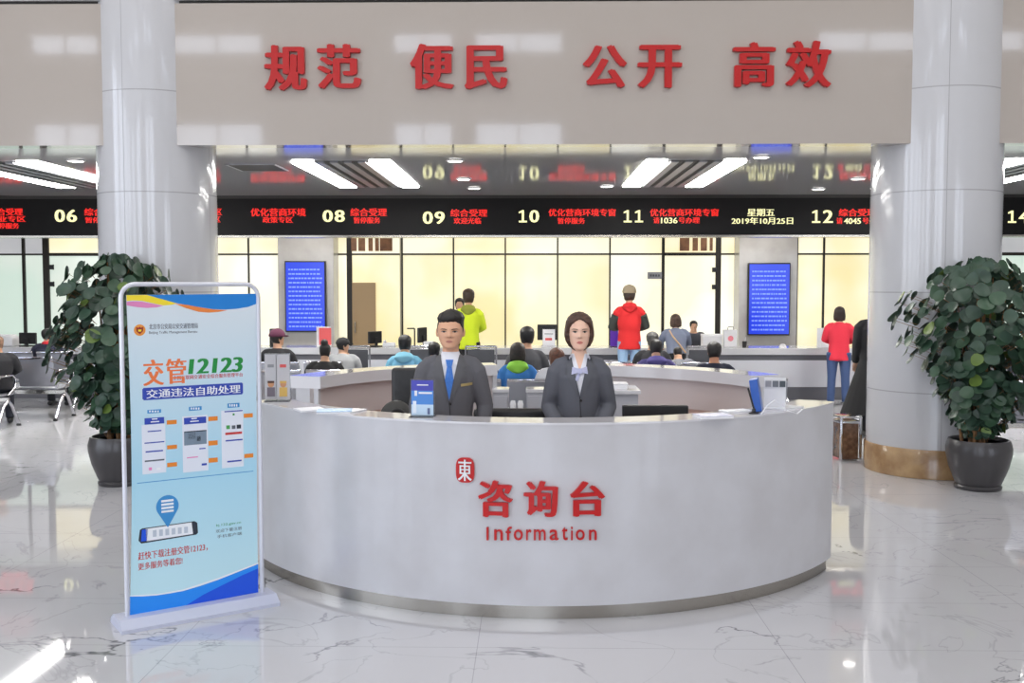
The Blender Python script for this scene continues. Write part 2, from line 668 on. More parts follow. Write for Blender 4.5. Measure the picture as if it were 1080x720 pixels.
bay(-60, -28, P_GREEN, P_TOPG, 3)
bay(-28, 26.5, P_GREEN, P_TOPG, 3)
bay(26.5, 50, P_GREEN, P_TOPG, 3)
DOOR1 = bay(50, 108, P_GREEN, P_TOP, 6.5, 1.6)
bay(108, 163, P_PALE, P_TOP)
bay(163, 217, P_PALE, P_TOP)
bay(217, 263, P_PALE, P_TOP)
bay(263, 294, P_PALE, P_TOP)
bay(351, 369, P_PALE, P_TOP, 1)
bay(369, 424.5, P_WARM, P_TOP, 5.5)
for a, c in ((424.5, 478.5), (478.5, 533), (533, 588), (588, 643)):
    bay(a, c, P_WARM, P_TOP)
bay(643, 699, P_PALE, P_TOP)
DOOR2 = bay(699, 757, P_PALE, P_TOP, 3, 1.6)
bay(757, 780, P_PALE, P_TOP, 5.5)
bay(840, 868, P_WARM, P_TOP)
bay(868, 930, P_WARM, P_TOP, 2)
bay(930, 990, P_PALE, P_TOP)
bay(990, 1050, P_GREEN, P_TOP, 2)
bay(1050, 1110, P_GREEN, P_TOPG, 2, 1.6)
bay(1110, 1170, P_GREEN, P_TOPG, 2)
for q_ in range(4):
    bay(-60 - 54 * (q_ + 1), -60 - 54 * q_, P_GREEN, P_TOPG, 2)
    bay(1170 + 54 * q_, 1170 + 54 * (q_ + 1), P_GREEN, P_TOPG, 2)

# slatted wood screens behind the two doors' transoms, hinges and the door plate
wood = M('brown_wood', (146, 100, 66), .45, noise=(9, (110, 74, 50)))
for nm, pxs, lab in (('wood_screen', ((371.5, 377), (379, 386), (389.5, 394), (396.5, 400.5), (401.5, 414.5)), 'brown upright boards seen through the pane over the tan door'),
                     ('wood_screen', ((716, 726), (729.5, 735), (738, 744.5), (747.5, 750.5)), 'brown upright boards in the transom above the frosted door')):
    t = empty(nm, (X((pxs[0][0] + pxs[-1][1]) / 2, WY), WY - .1, Z(TR, WY) + .06))
    tag(t, lab, 'screen')
    for a, c in pxs:
        b = MB()
        b.box(X(a, WY) - t.location.x, X(c, WY) - t.location.x, .02, .05, 0, CZ - t.location.z, wood)
        b.build('board', t)
x0, x1 = X(372, WY), X(396.5, WY)
t = empty('tan_door', ((x0 + x1) / 2, WY - .06, 0))
tag(t, 'plain tan door leaf beside the thick dark post, left end of the warm glass', 'door')
b = MB()
hw = (x1 - x0) / 2
b.box(-hw, hw, -.02, .03, 0, Z(298, WY), M('tan_laminate', (158, 132, 96), .4))
b.build('leaf', t)
b = MB()
b.tube([(-hw + .06, -.02, .95), (-hw + .06, -.06, .95), (-hw + .06, -.06, 1.15), (-hw + .06, -.02, 1.15)], .01, STEEL)
b.build('handle', t, 40)
t = empty('door_plate', (X(690, WY), WY - .06, Z(290.5, WY)))
tag(t, 'small grey name plate on the pale pane behind the man in the red vest', 'sign')
b = MB()
b.box(-.135, .135, -.01, .0, -.065, .065, M('plate_grey', (150, 150, 155), .4), .004)
b.build('plate', t)
b = MB()
for k in range(4):
    b.box(-.09 + k * .05, -.055 + k * .05, -.013, -.01, -.02, .02, M('plate_mark', (90, 90, 96), .5))
b.build('marking', t)
for fr_, px, py in ((DOOR2, 752.5, 284.5), (DOOR2, 752.5, 302.5), (DOOR1, 56, 281.5), (DOOR1, 56, 299.5)):
    b = MB()
    hx, hz = X(px, WY), Z(py, WY)
    b.box(hx - .04, hx + .05, WY - .08, WY - .045, hz - .045, hz + .045, BLACK, .006)
    b.tube([(hx + .05, WY - .08, hz - .05), (hx + .05, WY - .08, hz + .05)], .014, BLACK)
    b.build('hinge', fr_)

# pillars with the two blue screens
pm = M('grey_marble', (180, 177, 173), .18, coat=.3, noise=(2.5, (164, 160, 156)))
PY = 19.0
rowm = M('screen_row', (60, 80, 200), .3, emit=(138, 172, 255), es=.9)
scr = M('screen_blue', (10, 20, 90), .15, emit=(34, 74, 246), es=.95)
for i, (a, c, s0, s1, t0, t1) in enumerate(((293.5, 352, 301, 343, 275, 350), (779.5, 840.5, 788.5, 834, 277, 353.5))):
    b = MB()
    b.box(X(a, PY), X(c, PY), PY, WY + .3, 0, CZ, pm)
    struct(b.build('pillar_%d' % (i + 1)))
    p0, p1 = at(s0, t1, PY - .08), at(s1, t0, PY - .08)
    t = empty('display_screen', ((p0.x + p1.x) / 2, PY - .083, p0.z))
    tag(t, ['tall blue screen on the grey pillar above the red card', 'tall blue screen on the grey pillar below the date'][i], 'screen', 'blue wall screens')
    w, h = (p1.x - p0.x) / 2, p1.z - p0.z
    b = MB()
    b.box(-w, w, 0, .08, 0, h, BLACK, .01)
    b.build('case', t)
    b = MB()
    b.box(-w + .02, w - .02, -.004, 0, .025, h - .025, scr)
    b.build('panel', t)
    rnd = random.Random(3 + i)
    for k in range(14):
        b = MB()
        zz = h - .16 - k * (h - .24) / 13.3
        x = -w + .07
        while x < w - .09:
            l = rnd.uniform(.02, .07)
            b.box(x, min(x + l, w - .06), -.006, -.004, zz - .014, zz + .014, rowm)
            x += l + rnd.uniform(.008, .02)
        b.build('listing_row', t)

# ------------------------------------------------------------------ long service counter
CY = 16.5
ctop = M('counter_top', (192, 192, 195), .15, coat=.4)
cpan = M('counter_panel', (198, 199, 206), .35)
cdk = M('counter_dark', (92, 92, 98), .4)
t = empty('service_counter', (0, CY, 0))
tag(t, 'long white service counter with dark bands running under the LED sign', 'counter')
b = MB()
b.box(-13, 13, 0, .75, .73, .84, ctop, .008)
b.build('worktop', t)
b = MB()
b.box(-13, 13, .06, .7, .64, .73, cdk)
b.build('dark_band', t)
b = MB()
b.box(-13, 13, .04, .68, .21, .64, cpan)
b.build('front_panel', t)
b = MB()
b.box(-13, 13, .07, .66, 0, .21, cdk)
b.build('kickboard', t)
CT = .84


def monitor(x, y, rz, w, h, z, lab, group=None, lift=.1, facing=-1):
    t = empty('monitor', (x, y, z), rz)
    tag(t, lab, 'monitor', group)
    b = MB()
    b.box(-w / 2, w / 2, -.02, .02, lift, lift + h, BLACK, .008)
    b.build('case', t)
    b = MB()
    b.box(-w / 2 + .015, w / 2 - .015, .02, .024, lift + .02, lift + h - .015, M('dark_glass', (12, 14, 20), .08))
    b.build('panel', t)
    b = MB()
    b.box(-.03, .03, -.04, -.02, .01, lift + h * .5, BLACK, .004)
    b.build('stand', t)
    b = MB()
    b.box(-w * .28, w * .28, -.11, .06, 0, .014, BLACK, .005)
    b.build('foot', t)
    return t


def cpos(px, y):
    return X(px, y)


monitor(cpos(28, 16.9), 16.9, R(-14), .33, .19, CT, 'dark monitor turned aside on the counter below the green glass', lift=.03)
monitor(cpos(395, 16.85), 16.85, R(55), .3, .2, CT, 'small black monitor seen almost edge on before the tan door', lift=.05)
monitor(cpos(577, 17.0), 17.0, 0, .32, .26, CT, 'grey black monitor behind the white upright card on the counter', lift=.1)
monitor(cpos(445, 16.95), 16.95, R(70), .3, .25, CT, 'black monitor turned edge on beside the yellow jacket person', lift=.06)


def simple(name, lab, cat, loc, parts, rz=0, group=None):
    t = empty(name, loc, rz)
    tag(t, lab, cat, group)
    for nm, fn, sm in parts:
        b = MB()
        fn(b)
        b.build(nm, t, sm)
    return t


redcard = M('red_card', (222, 92, 92), .5)
simple('card_stand', 'red card in a white stand on the counter below the blue screen', 'card', (cpos(341.5, 16.75), 16.75, CT), [
    ('holder', lambda b: b.box(-.13, .11, -.005, .01, 0, .33, WHITE, .003), None),
    ('card', lambda b: b.box(-.085, .115, -.014, -.006, .03, .31, redcard), None),
    ('foot', lambda b: b.box(-.12, .1, -.05, .06, 0, .012, WHITE, .003), None)])
simple('card_stand', 'white upright card with a red line on the counter before a dark monitor', 'card', (cpos(579, 16.72), 16.72, CT), [
    ('holder', lambda b: b.box(-.11, .11, -.004, .01, 0, .3, GLASSY, .002), None),
    ('card', lambda b: (b.box(-.1, .1, -.012, -.005, .02, .29, PAPER), b.box(-.06, .05, -.014, -.012, .11, .15, redcard), b.box(-.07, .07, -.014, -.012, .21, .225, M('grey_ink', (150, 150, 155), .6))), None),
    ('foot', lambda b: b.box(-.12, .12, -.07, .07, 0, .015, WHITE, .003), None)])
purp = M('purple_board', (92, 44, 170), .4)
simple('purple_board', 'purple upright board on the counter beside the red vest', 'board', (cpos(648, 16.8), 16.8, CT), [
    ('panel', lambda b: b.box(-.065, .065, -.01, .01, 0, .36, purp, .003), None),
    ('foot', lambda b: b.box(-.07, .07, -.05, .05, 0, .012, BLACK, .003), None)])
simple('paper_box', 'white cardboard box behind the woman who leans on the counter', 'box', (cpos(751, 16.95), 16.95, CT), [
    ('body', lambda b: b.box(-.16, .16, -.1, .1, 0, .2, WHITE, .004), None),
    ('lid', lambda b: b.box(-.165, .165, -.105, .105, .17, .205, PAPER, .004), None)])
simple('gift_bag', 'white bag with a pink emblem on the counter before the right pillar', 'bag', (cpos(770.5, 16.85), 16.85, CT), [
    ('body', lambda b: (b.box(-.105, .105, -.06, .06, 0, .28, WHITE, .006)), None),
    ('emblem', lambda b: b.lathe([(.045, 0), (.045, .004)], M('pink_print', (226, 130, 140), .5), mtx=Matrix.Translation((0, -.06, .14)) @ Matrix.Rotation(pi / 2, 4, 'X')), None),
    ('handle', lambda b: b.tube([(-.05, -.05, .28), (-.04, -.05, .33), (.04, -.05, .33), (.05, -.05, .28)], .006, DARK), 40)])
simple('desk_bell', 'small white dome on the counter below the right blue screen', 'bell', (cpos(826.5, 16.7), 16.7, CT), [
    ('base', lambda b: b.lathe([(.06, 0), (.06, .01)], WHITE, n=20), 40),
    ('dome', lambda b: b.lathe([(.055, .01), (.05, .035), (.03, .055), (.005, .06)], WHITE, n=20), 40)])
simple('computer_tower', 'white upright case on the counter beside the person in red', 'case', (cpos(870, 16.75), 16.75, CT), [
    ('case', lambda b: b.box(-.085, .085, -.12, .12, 0, .31, WHITE, .006), None),
    ('front_slot', lambda b: b.box(-.05, .05, -.124, -.119, .22, .25, GREYM), None)])
simple('pen_cup', 'small dark pen cup on the counter below the right blue screen', 'cup', (cpos(786, 16.72), 16.72, CT), [
    ('cup', lambda b: b.lathe([(.035, 0), (.04, .1)], DARK, n=16), 40),
    ('pen', lambda b: b.tube([(.0, 0, .03), (.02, 0, .17)], .006, WHITE), 40)])
simple('printer', 'white printer with sheets on the counter at the edge of the photo below green glass', 'printer', (cpos(4, 16.95), 16.95, CT), [
    ('body', lambda b: b.box(-.2, .2, -.16, .16, 0, .16, WHITE, .02), 40),
    ('sheet', lambda b: b.box(-.14, .14, -.1, .12, .16, .185, PAPER, .002), None)])
simple('telephone', 'white desk telephone on the counter in front of the tan door', 'telephone', (cpos(410, 16.72), 16.72, CT), [
    ('body', lambda b: b.box(-.1, .1, -.08, .08, 0, .07, WHITE, .012), 40),
    ('handset', lambda b: b.tube([(-.07, -.07, .08), (-.07, -.05, .095), (-.07, .05, .095), (-.07, .07, .08)], .018, WHITE), 40)])
simple('card_reader', 'small dark card reader on the counter left of the blue screen', 'card reader', (cpos(288, 16.72), 16.72, CT), [
    ('body', lambda b: b.box(-.06, .06, -.05, .05, 0, .3, BLACK, .012), 40),
    ('slot', lambda b: b.box(-.04, .04, -.054, -.049, .2, .21, GREYM), None)])
simple('document_camera', 'dark document camera with a side arm on the counter before warm glass', 'camera', (cpos(437, 16.8), 16.8, CT), [
    ('stem', lambda b: b.tube([(0, 0, 0), (0, 0, .3)], .012, DARK), 40),
    ('arm', lambda b: b.tube([(0, 0, .3), (-.12, -.03, .3)], .012, DARK), 40),
    ('foot', lambda b: b.box(-.09, .09, -.07, .07, 0, .015, DARK, .004), None)])
simple('paper_stack', 'pile of white papers on the counter right of the document camera', 'papers', (cpos(452, 16.75), 16.75, CT), [
    ('sheet', lambda b: b.box(-.08, .08, -.1, .1, 0, .09, PAPER, .003), None)])

# ------------------------------------------------------------------ raised red characters on the beige wall
for ch, cx, w, h, cy in (('规', 301, 45, 47, 71.5), ('范', 357.5, 46, 46, 70), ('便', 455.5, 46, 47, 70), ('民', 512.5, 45, 45, 71), ('公', 638, 46, 44, 70), ('开', 696, 46, 44, 70), ('高', 795.5, 44, 46, 68), ('效', 853, 47, 48, 67.5)):
    c = at(cx, cy, 9.86)
    k = 9.86 / F
    b = MB()
    letters(b, ch, 0, 0, w * k, h * k, RED_SIGN, .035, .045, ((-.042, 0), (-.014, .012), (.014, -.012), (.042, 0)))
    o = b.build('red_character')
    o.location = (c.x, 9.865, c.z)
    tag(o, 'raised red character ' + ch + ' on the beige wall', 'character', 'red characters on the beige wall')

# ------------------------------------------------------------------ reception desk ring
CX, CYR, RO, RI = .08, 7.79, 2.2, 1.97
HT = 1.102


def cyl(phi, r, z):
    return (CX + r * math.sin(phi), CYR - r * math.cos(phi), z)


def arc(mb, r0, r1, a0, a1, z0, z1, mat, n=48):
    vs, fs = [], []
    for i in range(n + 1):
        a = a0 + (a1 - a0) * i / n
        vs += [cyl(a, r0, z0), cyl(a, r1, z0), cyl(a, r1, z1), cyl(a, r0, z1)]
    for i in range(n):
        o, q = 4 * i, 4 * i + 4
        for j in range(4):
            fs.append((o + j, o + (j + 1) % 4, q + (j + 1) % 4, q + j))
    fs += [(0, 3, 2, 1), (4 * n, 4 * n + 1, 4 * n + 2, 4 * n + 3)]
    mb.add(vs, fs, mat)
    return mb


def tagged_arc(name, parent, *a, **k):
    b = MB()
    arc(b, *a, **k)
    return b.build(name, parent, 30)


inner = M('inner_panel', (206, 196, 194), .35)
wbrown = M('brown_worktop', (150, 112, 98), .3)
seam = M('grey_edge', (150, 150, 152), .4)
PH = R(59)
desk = empty('reception_desk')
tag(desk, 'curved white reception desk with red Information lettering in front', 'desk')
tagged_arc('front_panel', desk, RO - .05, RO, -PH, PH, .08, HT - .012, STONE, n=96)
tagged_arc('countertop', desk, RI, RO + .004, -PH, PH, HT - .012, HT, M('polished_top', (214, 213, 216), .12, coat=.4), n=96)
tagged_arc('kickplate', desk, RO - .06, RO - .025, -PH + .01, PH - .01, 0, .08, STEEL, n=96)
tagged_arc('inner_panel', desk, RI, RI + .03, -PH, PH, .08, HT - .012, inner)
tagged_arc('worktop', desk, 1.56, RI, -PH, PH, .72, .75, wbrown)
for s in (-1, 1):
    tagged_arc('end_panel', desk, RI + .03, RO - .05, s * (PH - .012) - .012, s * (PH - .012) + .012, .0, HT - .012, STONE, n=2)


def on_desk(p):
    """flat (x, y, z) lettering wrapped round the front of the desk"""
    a = p[0] / RO
    r = RO - p[1]
    return cyl(a, r, p[2])


def desk_px(px, py):
    # intersect the pixel's ray with the outer face
    d = ray(px, py)
    a = d.x ** 2 + d.y ** 2
    bb = 2 * (d.x * (CAM.x - CX) + d.y * (CAM.y - CYR))
    cc = (CAM.x - CX) ** 2 + (CAM.y - CYR) ** 2 - RO ** 2
    s = (-bb - math.sqrt(bb * bb - 4 * a * cc)) / (2 * a)
    p = CAM + d * s
    return math.atan2(p.x - CX, CYR - p.y) * RO, p.z


def desk_text(name, s, px0, px1, py0, py1, mat, depth, bold):
    x0, z0 = desk_px(px0, py1)
    x1, z1 = desk_px(px1, py0)
    b = MB()
    letters(b, s, (x0 + x1) / 2, (z0 + z1) / 2, x1 - x0, z1 - z0, mat, -.0, depth, bold, on_desk)
    return b.build(name, desk)


BB = ((-.042, 0), (-.014, .012), (.014, -.012), (.042, 0))
for ch, a, c in (('咨', 505, 541), ('询', 552.5, 588.5), ('台', 601, 637.5)):
    o = desk_text('raised_character', ch, a, c, 506.5, 544, RED_SIGN, .02, BB)
    o['label'] = 'red raised character ' + ch
for ch, a, c, t0 in (('I', 513.5, 515.5, 555.5), ('n', 521.5, 530.5, 558), ('f', 533.5, 540, 555), ('o', 542, 551.5, 558), ('r', 555, 560.5, 558), ('m', 563, 575.5, 558), ('a', 579.5, 589, 558), ('t', 592.5, 598.5, 555.5), ('i', 602, 604, 555), ('o', 607, 616.5, 558), ('n', 621, 629, 558)):
    desk_text('raised_letter', ch, a, c, t0, 569, RED_SIGN, .012, (-.01, .01))
# seal
x0, z0 = desk_px(481.5, 508)
x1, z1 = desk_px(500.5, 482.5)
b = MB()
cx_, cz_, hw, hh = (x0 + x1) / 2, (z0 + z1) / 2, (x1 - x0) / 2, (z1 - z0) / 2
pts = []
for k in range(40):
    a = 2 * pi * k / 40
    ca, sa = math.cos(a), math.sin(a)
    pts.append((cx_ + hw * math.copysign(abs(ca) ** .6, ca), cz_ + hh * math.copysign(abs(sa) ** .6, sa)))
n = len(pts)
vs = [on_desk((p[0], 0, p[1])) for p in pts] + [on_desk((p[0], -.012, p[1])) for p in pts]
b.add(vs, [tuple(range(n, 2 * n))] + [(i, (i + 1) % n, n + (i + 1) % n, n + i) for i in range(n)], RED_SIGN)
seal = b.build('seal', desk)
seal['label'] = 'red rounded seal with a white character'
b = MB()
letters(b, '東', cx_, cz_, hw * 1.5, hh * 1.7, WHITE, -.012, .004, (-.02, 0, .02), on_desk)
b.build('seal_character', seal)

for nm, a0, a1, lab in (('left', R(-108), R(-168), 'white curved counter behind the man, with bluish sheen on its end'), ('right', R(168), R(113), 'white curved counter behind the woman, sweeping round to the blue folder')):
    t = empty('curved_counter')
    tag(t, lab, 'counter', 'rear halves of the ring counter')
    lo, hi = min(a0, a1), max(a0, a1)
    tagged_arc('countertop', t, RI - .06, RO, lo, hi, HT - .1, HT, M('polished_top'), n=64)
    tagged_arc('inner_panel', t, RI, RI + .04, lo, hi, .0, HT - .1, inner, n=64)
    tagged_arc('outer_panel', t, RO - .06, RO - .02, lo, hi, .08, HT - .1, STONE, n=64)
    tagged_arc('kickplate', t, RO - .07, RO - .05, lo, hi, 0, .08, STEEL, n=64)
    tagged_arc('worktop', t, 1.3, RI, R(-150) if hi < 0 else lo + .02, hi - .02 if hi < 0 else R(150), .71, .74, wbrown, n=64)
    for e in (lo + .01, hi - .01):
        tagged_arc('end_panel', t, RI - .04, RO - .02, e - .01, e + .01, 0, HT - .1, STONE, n=2)

# low grey cabinets in the gap at the back of the ring
cab = M('pale_grey_cabinet', (176, 176, 182), .4)
for a, c, lab in ((520, 536, 'low grey cabinet inside the ring beside the man in the gap of the counter'), (555.5, 577, 'low grey cabinet inside the ring beside the woman in the gap of the counter')):
    y = 9.28
    x0, x1 = X(a, y), X(c, y)
    t = empty('low_cabinet', ((x0 + x1) / 2, y, 0))
    tag(t, lab, 'cabinet', 'low cabinets in the ring')
    w = (x1 - x0) / 2
    b = MB()
    b.box(-w, w, 0, .22, 0, .88, cab, .004)
    b.build('body', t)
    b = MB()
    b.box(-w - .008, w + .008, -.015, .23, .88, .91, M('polished_top'), .004)
    b.build('top', t)
    b = MB()
    b.box(-w + .012, w - .012, -.014, 0, .06, .85, cab, .003)
    d = b.build('door', t)
    b = MB()
    b.tube([(w - .04, -.014, .6), (w - .04, -.035, .6), (w - .04, -.035, .72), (w - .04, -.014, .72)], .006, STEEL)
    b.build('handle', d, 40)
y = 9.2
t = empty('low_table', (X(545.5, y), y, 0))
tag(t, 'low grey table between the two cabinets with two small white cups', 'table')
b = MB()
b.box(-.1, .1, -.05, .3, .69, .715, M('polished_top'), .004)
b.build('tabletop', t)
for sx in (-1, 1):
    for yy in (-.03, .28):
        b = MB()
        b.box(sx * .085 - .012, sx * .085 + .012, yy - .012, yy + .012, 0, .69, STEEL)
        b.build('leg', t)
cupm = M('white_porcelain', (240, 240, 242), .12, coat=.5)
for px, lab in ((541, 'small white cup on the low table, closer to the man'), (549, 'small white cup on the low table, closer to the woman')):
    simple('white_cup', lab, 'cup', (X(px, 9.2), 9.2, .715), [
        ('body', lambda b: b.lathe([(.012, 0), (.024, .02), (.028, .07), (.02, .1), (.017, .1), (.02, .08)], cupm, n=18), 40)], group='white cups')


def office_chair(px, y, top, rz, lab, w=.5):
    t = empty('office_chair', (X(px, y), y, 0), rz)
    tag(t, lab, 'chair', 'black office chairs in the ring')
    lea = M('black_leather', (30, 29, 30), .38, noise=(14, (20, 20, 20), .25))
    b = MB()
    b.box(-.25, .25, -.25, .25, .42, .5, lea, .03)
    b.build('seat', t, 40)
    b = MB()
    b.box(-w / 2, w / 2, .22, .29, .5, top, lea, .03, seg=3)
    b.build('backrest', t, 40)
    for s in (-1, 1):
        b = MB()
        b.tube([(s * .27, .1, .48), (s * .29, .1, .66), (s * .29, -.15, .66)], .02, BLACK)
        b.build('armrest', t, 40)
    b = MB()
    b.tube([(0, 0, .08), (0, 0, .42)], .03, STEEL)
    b.build('column', t, 40)
    for k in range(5):
        a = 2 * pi * k / 5
        b = MB()
        b.tube([(0, 0, .1), (.27 * math.cos(a), .27 * math.sin(a), .065)], .02, STEEL)
        lg = b.build('leg', t, 40)
        b = MB()
        ca = Matrix.Translation((.27 * math.cos(a), .27 * math.sin(a), .03)) @ Matrix.Rotation(pi / 2, 4, 'X')
        b.lathe([(.03, -.02), (.03, .02)], BLACK, n=14, mtx=ca)
        b.build('caster', lg, 40)
    return t


office_chair(441, 8.12, 1.18, 0, 'tall black office chair half hidden behind the man in the tie', .5)
office_chair(540, 7.25, 1.012, pi, 'low black chair back showing over the desk between the two attendants', .52)
monitor(X(692, 6.3), 6.3, 0, .405, .27, .75, 'black monitor back showing over the desk beside the woman', lift=.098)
# dark bag behind the desk, beside the man
p = at(418, 430, 7.5)
t = empty('dark_bag', (p.x, 7.5, .74))
tag(t, 'dark grey rounded bag with a ring handle beside the man in the tie', 'bag')
bg = M('dark_grey_fabric', (62, 62, 60), .7)
bm_ = bmesh.new()
ball(bm_, (0, 0, .13), (.13, .09, .14))
link('body', fused(bm_, .012), t, 60).data.materials.append(bg)
b = MB()
b.tube([(.02 + .06 * math.cos(a), -.085, .14 + .07 * math.sin(a)) for a in [2 * pi * k / 16 for k in range(17)]], .012, BLACK)
b.build('handle', t, 40)
simple('bag_shelf', 'narrow brown side table carrying the dark bag inside the ring', 'table', (p.x, 7.5, 0), [
    ('tabletop', lambda b: b.box(-.2, .2, -.15, .15, .71, .74, wbrown, .004), None)] + [
    ('leg', (lambda sx, sy: (lambda b: b.box(sx * .18 - .012, sx * .18 + .012, sy * .13 - .012, sy * .13 + .012, 0, .71, STEEL)))(sx, sy), None) for sx in (-1, 1) for sy in (-1, 1)])
# side table with papers behind the woman
y = 8.55
t = empty('side_table', (X(652, y), y, 0))
tag(t, 'white side table with papers behind the woman, under the curved counter', 'table')
b = MB()
b.box(-.16, .17, -.25, .2, .97, 1.0, M('polished_top'), .004)
b.build('tabletop', t)
b = MB()
b.box(-.15, .15, -.22, .18, .0, .97, cab, .004)
b.build('pedestal', t)
simple('paper_stack', 'stack of white papers on the side table behind the woman', 'papers', (X(652, 8.5), 8.5, 1.0), [
    ('sheet', lambda b: (b.box(-.08, .07, -.1, .1, 0, .03, PAPER, .002), b.box(-.06, .08, -.09, .1, .03, .045, WHITE, .002)), None)])

# ------------------------------------------------------------------ things on the desk top
D = 5.86
t = empty('brochure_holder', (X(445, 5.85), 5.85, HT), R(-6))
tag(t, 'clear stand with a blue leaflet on the desk in front of the man', 'brochure holder')
bl1 = M('leaflet_violet', (72, 74, 176), .35)
bl2 = M('leaflet_blue', (78, 138, 214), .35)
bl3 = M('leaflet_pale', (196, 220, 240), .35)
b = MB()
b.box(-.07, .07, 0, .006, .0, .215, GLASSY, .002)
b.box(-.07, .07, -.05, .05, 0, .006, GLASSY, .002)
b.build('holder', t)
b = MB()
b.box(-.064, .064, -.006, -.001, .15, .21, bl1)
b.box(-.064, .064, -.006, -.001, .07, .15, bl2)
b.box(-.064, .064, -.006, -.001, .008, .07, bl3)
lf = b.build('leaflet', t)
b = MB()
b.box(-.02, .058, -.008, -.006, .132, .142, PAPER)
b.box(-.045, -.03, -.008, -.006, .12, .15, PAPER)
b.box(-.03, .035, -.008, -.006, .18, .186, PAPER)
b.box(-.055, -.035, -.008, -.006, .02, .09, M('leaflet_pale2', (226, 236, 246), .4))
b.box(.03, .045, -.008, -.006, .015, .05, M('leaflet_fig', (96, 110, 150), .4))
b.build('print', lf)

for k, (px, w, lab) in enumerate(((284.5, .082, 'narrow pamphlet rack card closest to the banner on the desk end'), (297.5, .09, 'narrow pamphlet rack card with yellow figure next to the curved counter'))):
    y = 6.62
    t = empty('pamphlet_stand', (X(px, y), y, HT), R(8))
    tag(t, lab, 'pamphlet stand', 'pamphlet stands on the desk end')
    h = .31
    b = MB()
    b.box(-w / 2, w / 2, 0, .008, 0, h, GLASSY, .002)
    b.box(-w / 2, w / 2, -.05, .05, 0, .008, GLASSY, .002)
    b.build('holder', t)
    b = MB()
    b.box(-w / 2 + .004, w / 2 - .004, -.006, -.001, .01, h - .005, M('pamphlet_grey', (200, 198, 202), .4))
    q = b.build('pamphlet', t)
    b = MB()
    b.box(-.02, .02, -.008, -.006, .22, .24, redcard if k else M('grey_ink'))
    b.build('printed_heading', q)
    b = MB()
    b.lathe([(.02, 0), (.02, .002)], M('skin_print', (206, 150, 110), .5), n=16, mtx=Matrix.Translation((0, -.006, .11)) @ Matrix.Rotation(pi / 2, 4, 'X'))
    b.box(-.025, .025, -.0085, -.006, .03, .09, M('cloth_print_y', (216, 178, 96), .5) if k else M('cloth_print_b', (120, 110, 120), .5))
    b.box(-.021, .021, -.0088, -.006, .118, .132, M('hair_print', (90, 60, 50), .5) if not k else M('cloth_print_y'))
    b.build('printed_picture', q)


def booklet(px, py, w, d, rz, c, lab, th=.008):
    p = atz(px, py, HT)
    t = empty('booklet', (p.x, p.y, HT), rz)
    tag(t, lab, 'booklet')
    b = MB()
    b.box(-w / 2, w / 2, -d / 2, d / 2, 0, th, PAPER, .001)
    b.build('pages', t)
    b = MB()
    b.box(-w / 2 - .002, w / 2 + .002, -d / 2 - .002, d / 2 + .002, th, th + .002, c)
    b.build('cover', t)
    return t


booklet(353, 434.6, .2, .16, R(8), M('pale_blue_cover', (134, 182, 222), .35), 'pale blue booklet lying on the desk near the banner', .012)
booklet(327, 432.5, .16, .16, R(30), M('white_cover', (226, 228, 232), .35), 'white booklet lying on the desk beside the pale blue booklet')
booklet(372, 434, .09, .17, R(-24), M('white_cover'), 'narrow white leaflet lying right of the pale blue booklet')
booklet(752, 440.0, .19, .14, R(14), M('lavender_cover', (178, 180, 206), .35), 'lavender booklet lying on the desk beside the black monitor', .014)
booklet(776, 434, .18, .1, R(25), M('white_cover'), 'white sheet lying between the lavender booklet and the blue folder')
booklet(829, 430.5, .2, .12, R(40), M('white_cover'), 'white sheet lying right of the blue folder on the desk end')
p = atz(806, 434.5, HT)
t = empty('blue_folder', (p.x - .02, p.y + .06, HT), R(-16))
t.rotation_euler = (0, R(-9), R(-16))
tag(t, 'blue folder standing upright on the right end of the desk', 'folder')
b = MB()
b.box(-.024, .024, -.08, .08, .004, .195, M('folder_blue', (44, 92, 178), .35), .004)
b.build('cover', t)
b = MB()
b.box(-.014, .014, -.076, .082, .01, .187, PAPER)
b.build('pages', t)
p = atz(813, 432, HT)
t = empty('card_rack', (p.x + .03, p.y + .05, HT), R(-10))
tag(t, 'white rack of small picture cards beside the blue folder', 'rack')
b = MB()
b.box(-.06, .07, 0, .01, 0, .19, WHITE, .002)
b.box(-.06, .07, -.04, .05, 0, .008, WHITE, .002)
b.build('back', t)
for k in range(3):
    b = MB()
    b.box(-.052 + k * .042, -.018 + k * .042, -.008, -.001, .135, .172, M('card_grey%d' % k, (150 - 40 * k, 150 - 36 * k, 156 - 36 * k), .5))
    b.build('card', t)
p = atz(795, 436, HT)
t = empty('pen_stand', (p.x, p.y, HT))
tag(t, 'pen stand with a dark pen beside the blue folder', 'pen stand')
b = MB()
b.lathe([(.03, 0), (.03, .006), (.012, .012), (.01, .03)], BLACK, n=18)
b.build('base', t, 40)
b = MB()
b.tube([(0, 0, .03), (-.035, 0, .15)], .006, BLACK)
b.build('pen', t, 40)
# looping white paper strip
t = empty('paper_strip', tuple(atz(826, 437, HT)))
tag(t, 'curled white paper strip lying before the blue folder', 'paper')
b = MB()
pr = [(-.13, .0), (-.09, .055), (-.05, .085), (-.02, .06), (.03, .02), (.08, .004), (.11, .03)]
vs, fs = [], []
for i, (x, z) in enumerate(pr):
    vs += [(x, -.012, z), (x, .012, z), (x, .012, z + .002), (x, -.012, z + .002)]
for i in range(len(pr) - 1):
    o = 4 * i
    for j in range(4):
        fs.append((o + j, o + (j + 1) % 4, o + 4 + (j + 1) % 4, o + 4 + j))
b.add(vs, fs, PAPER)
b.build('strip', t, 60)

# ------------------------------------------------------------------ people
SKIN = {}


def skin(c):
    k = 'skin_%d_%d_%d' % c
    return M(k, c, .48, sss=.06)


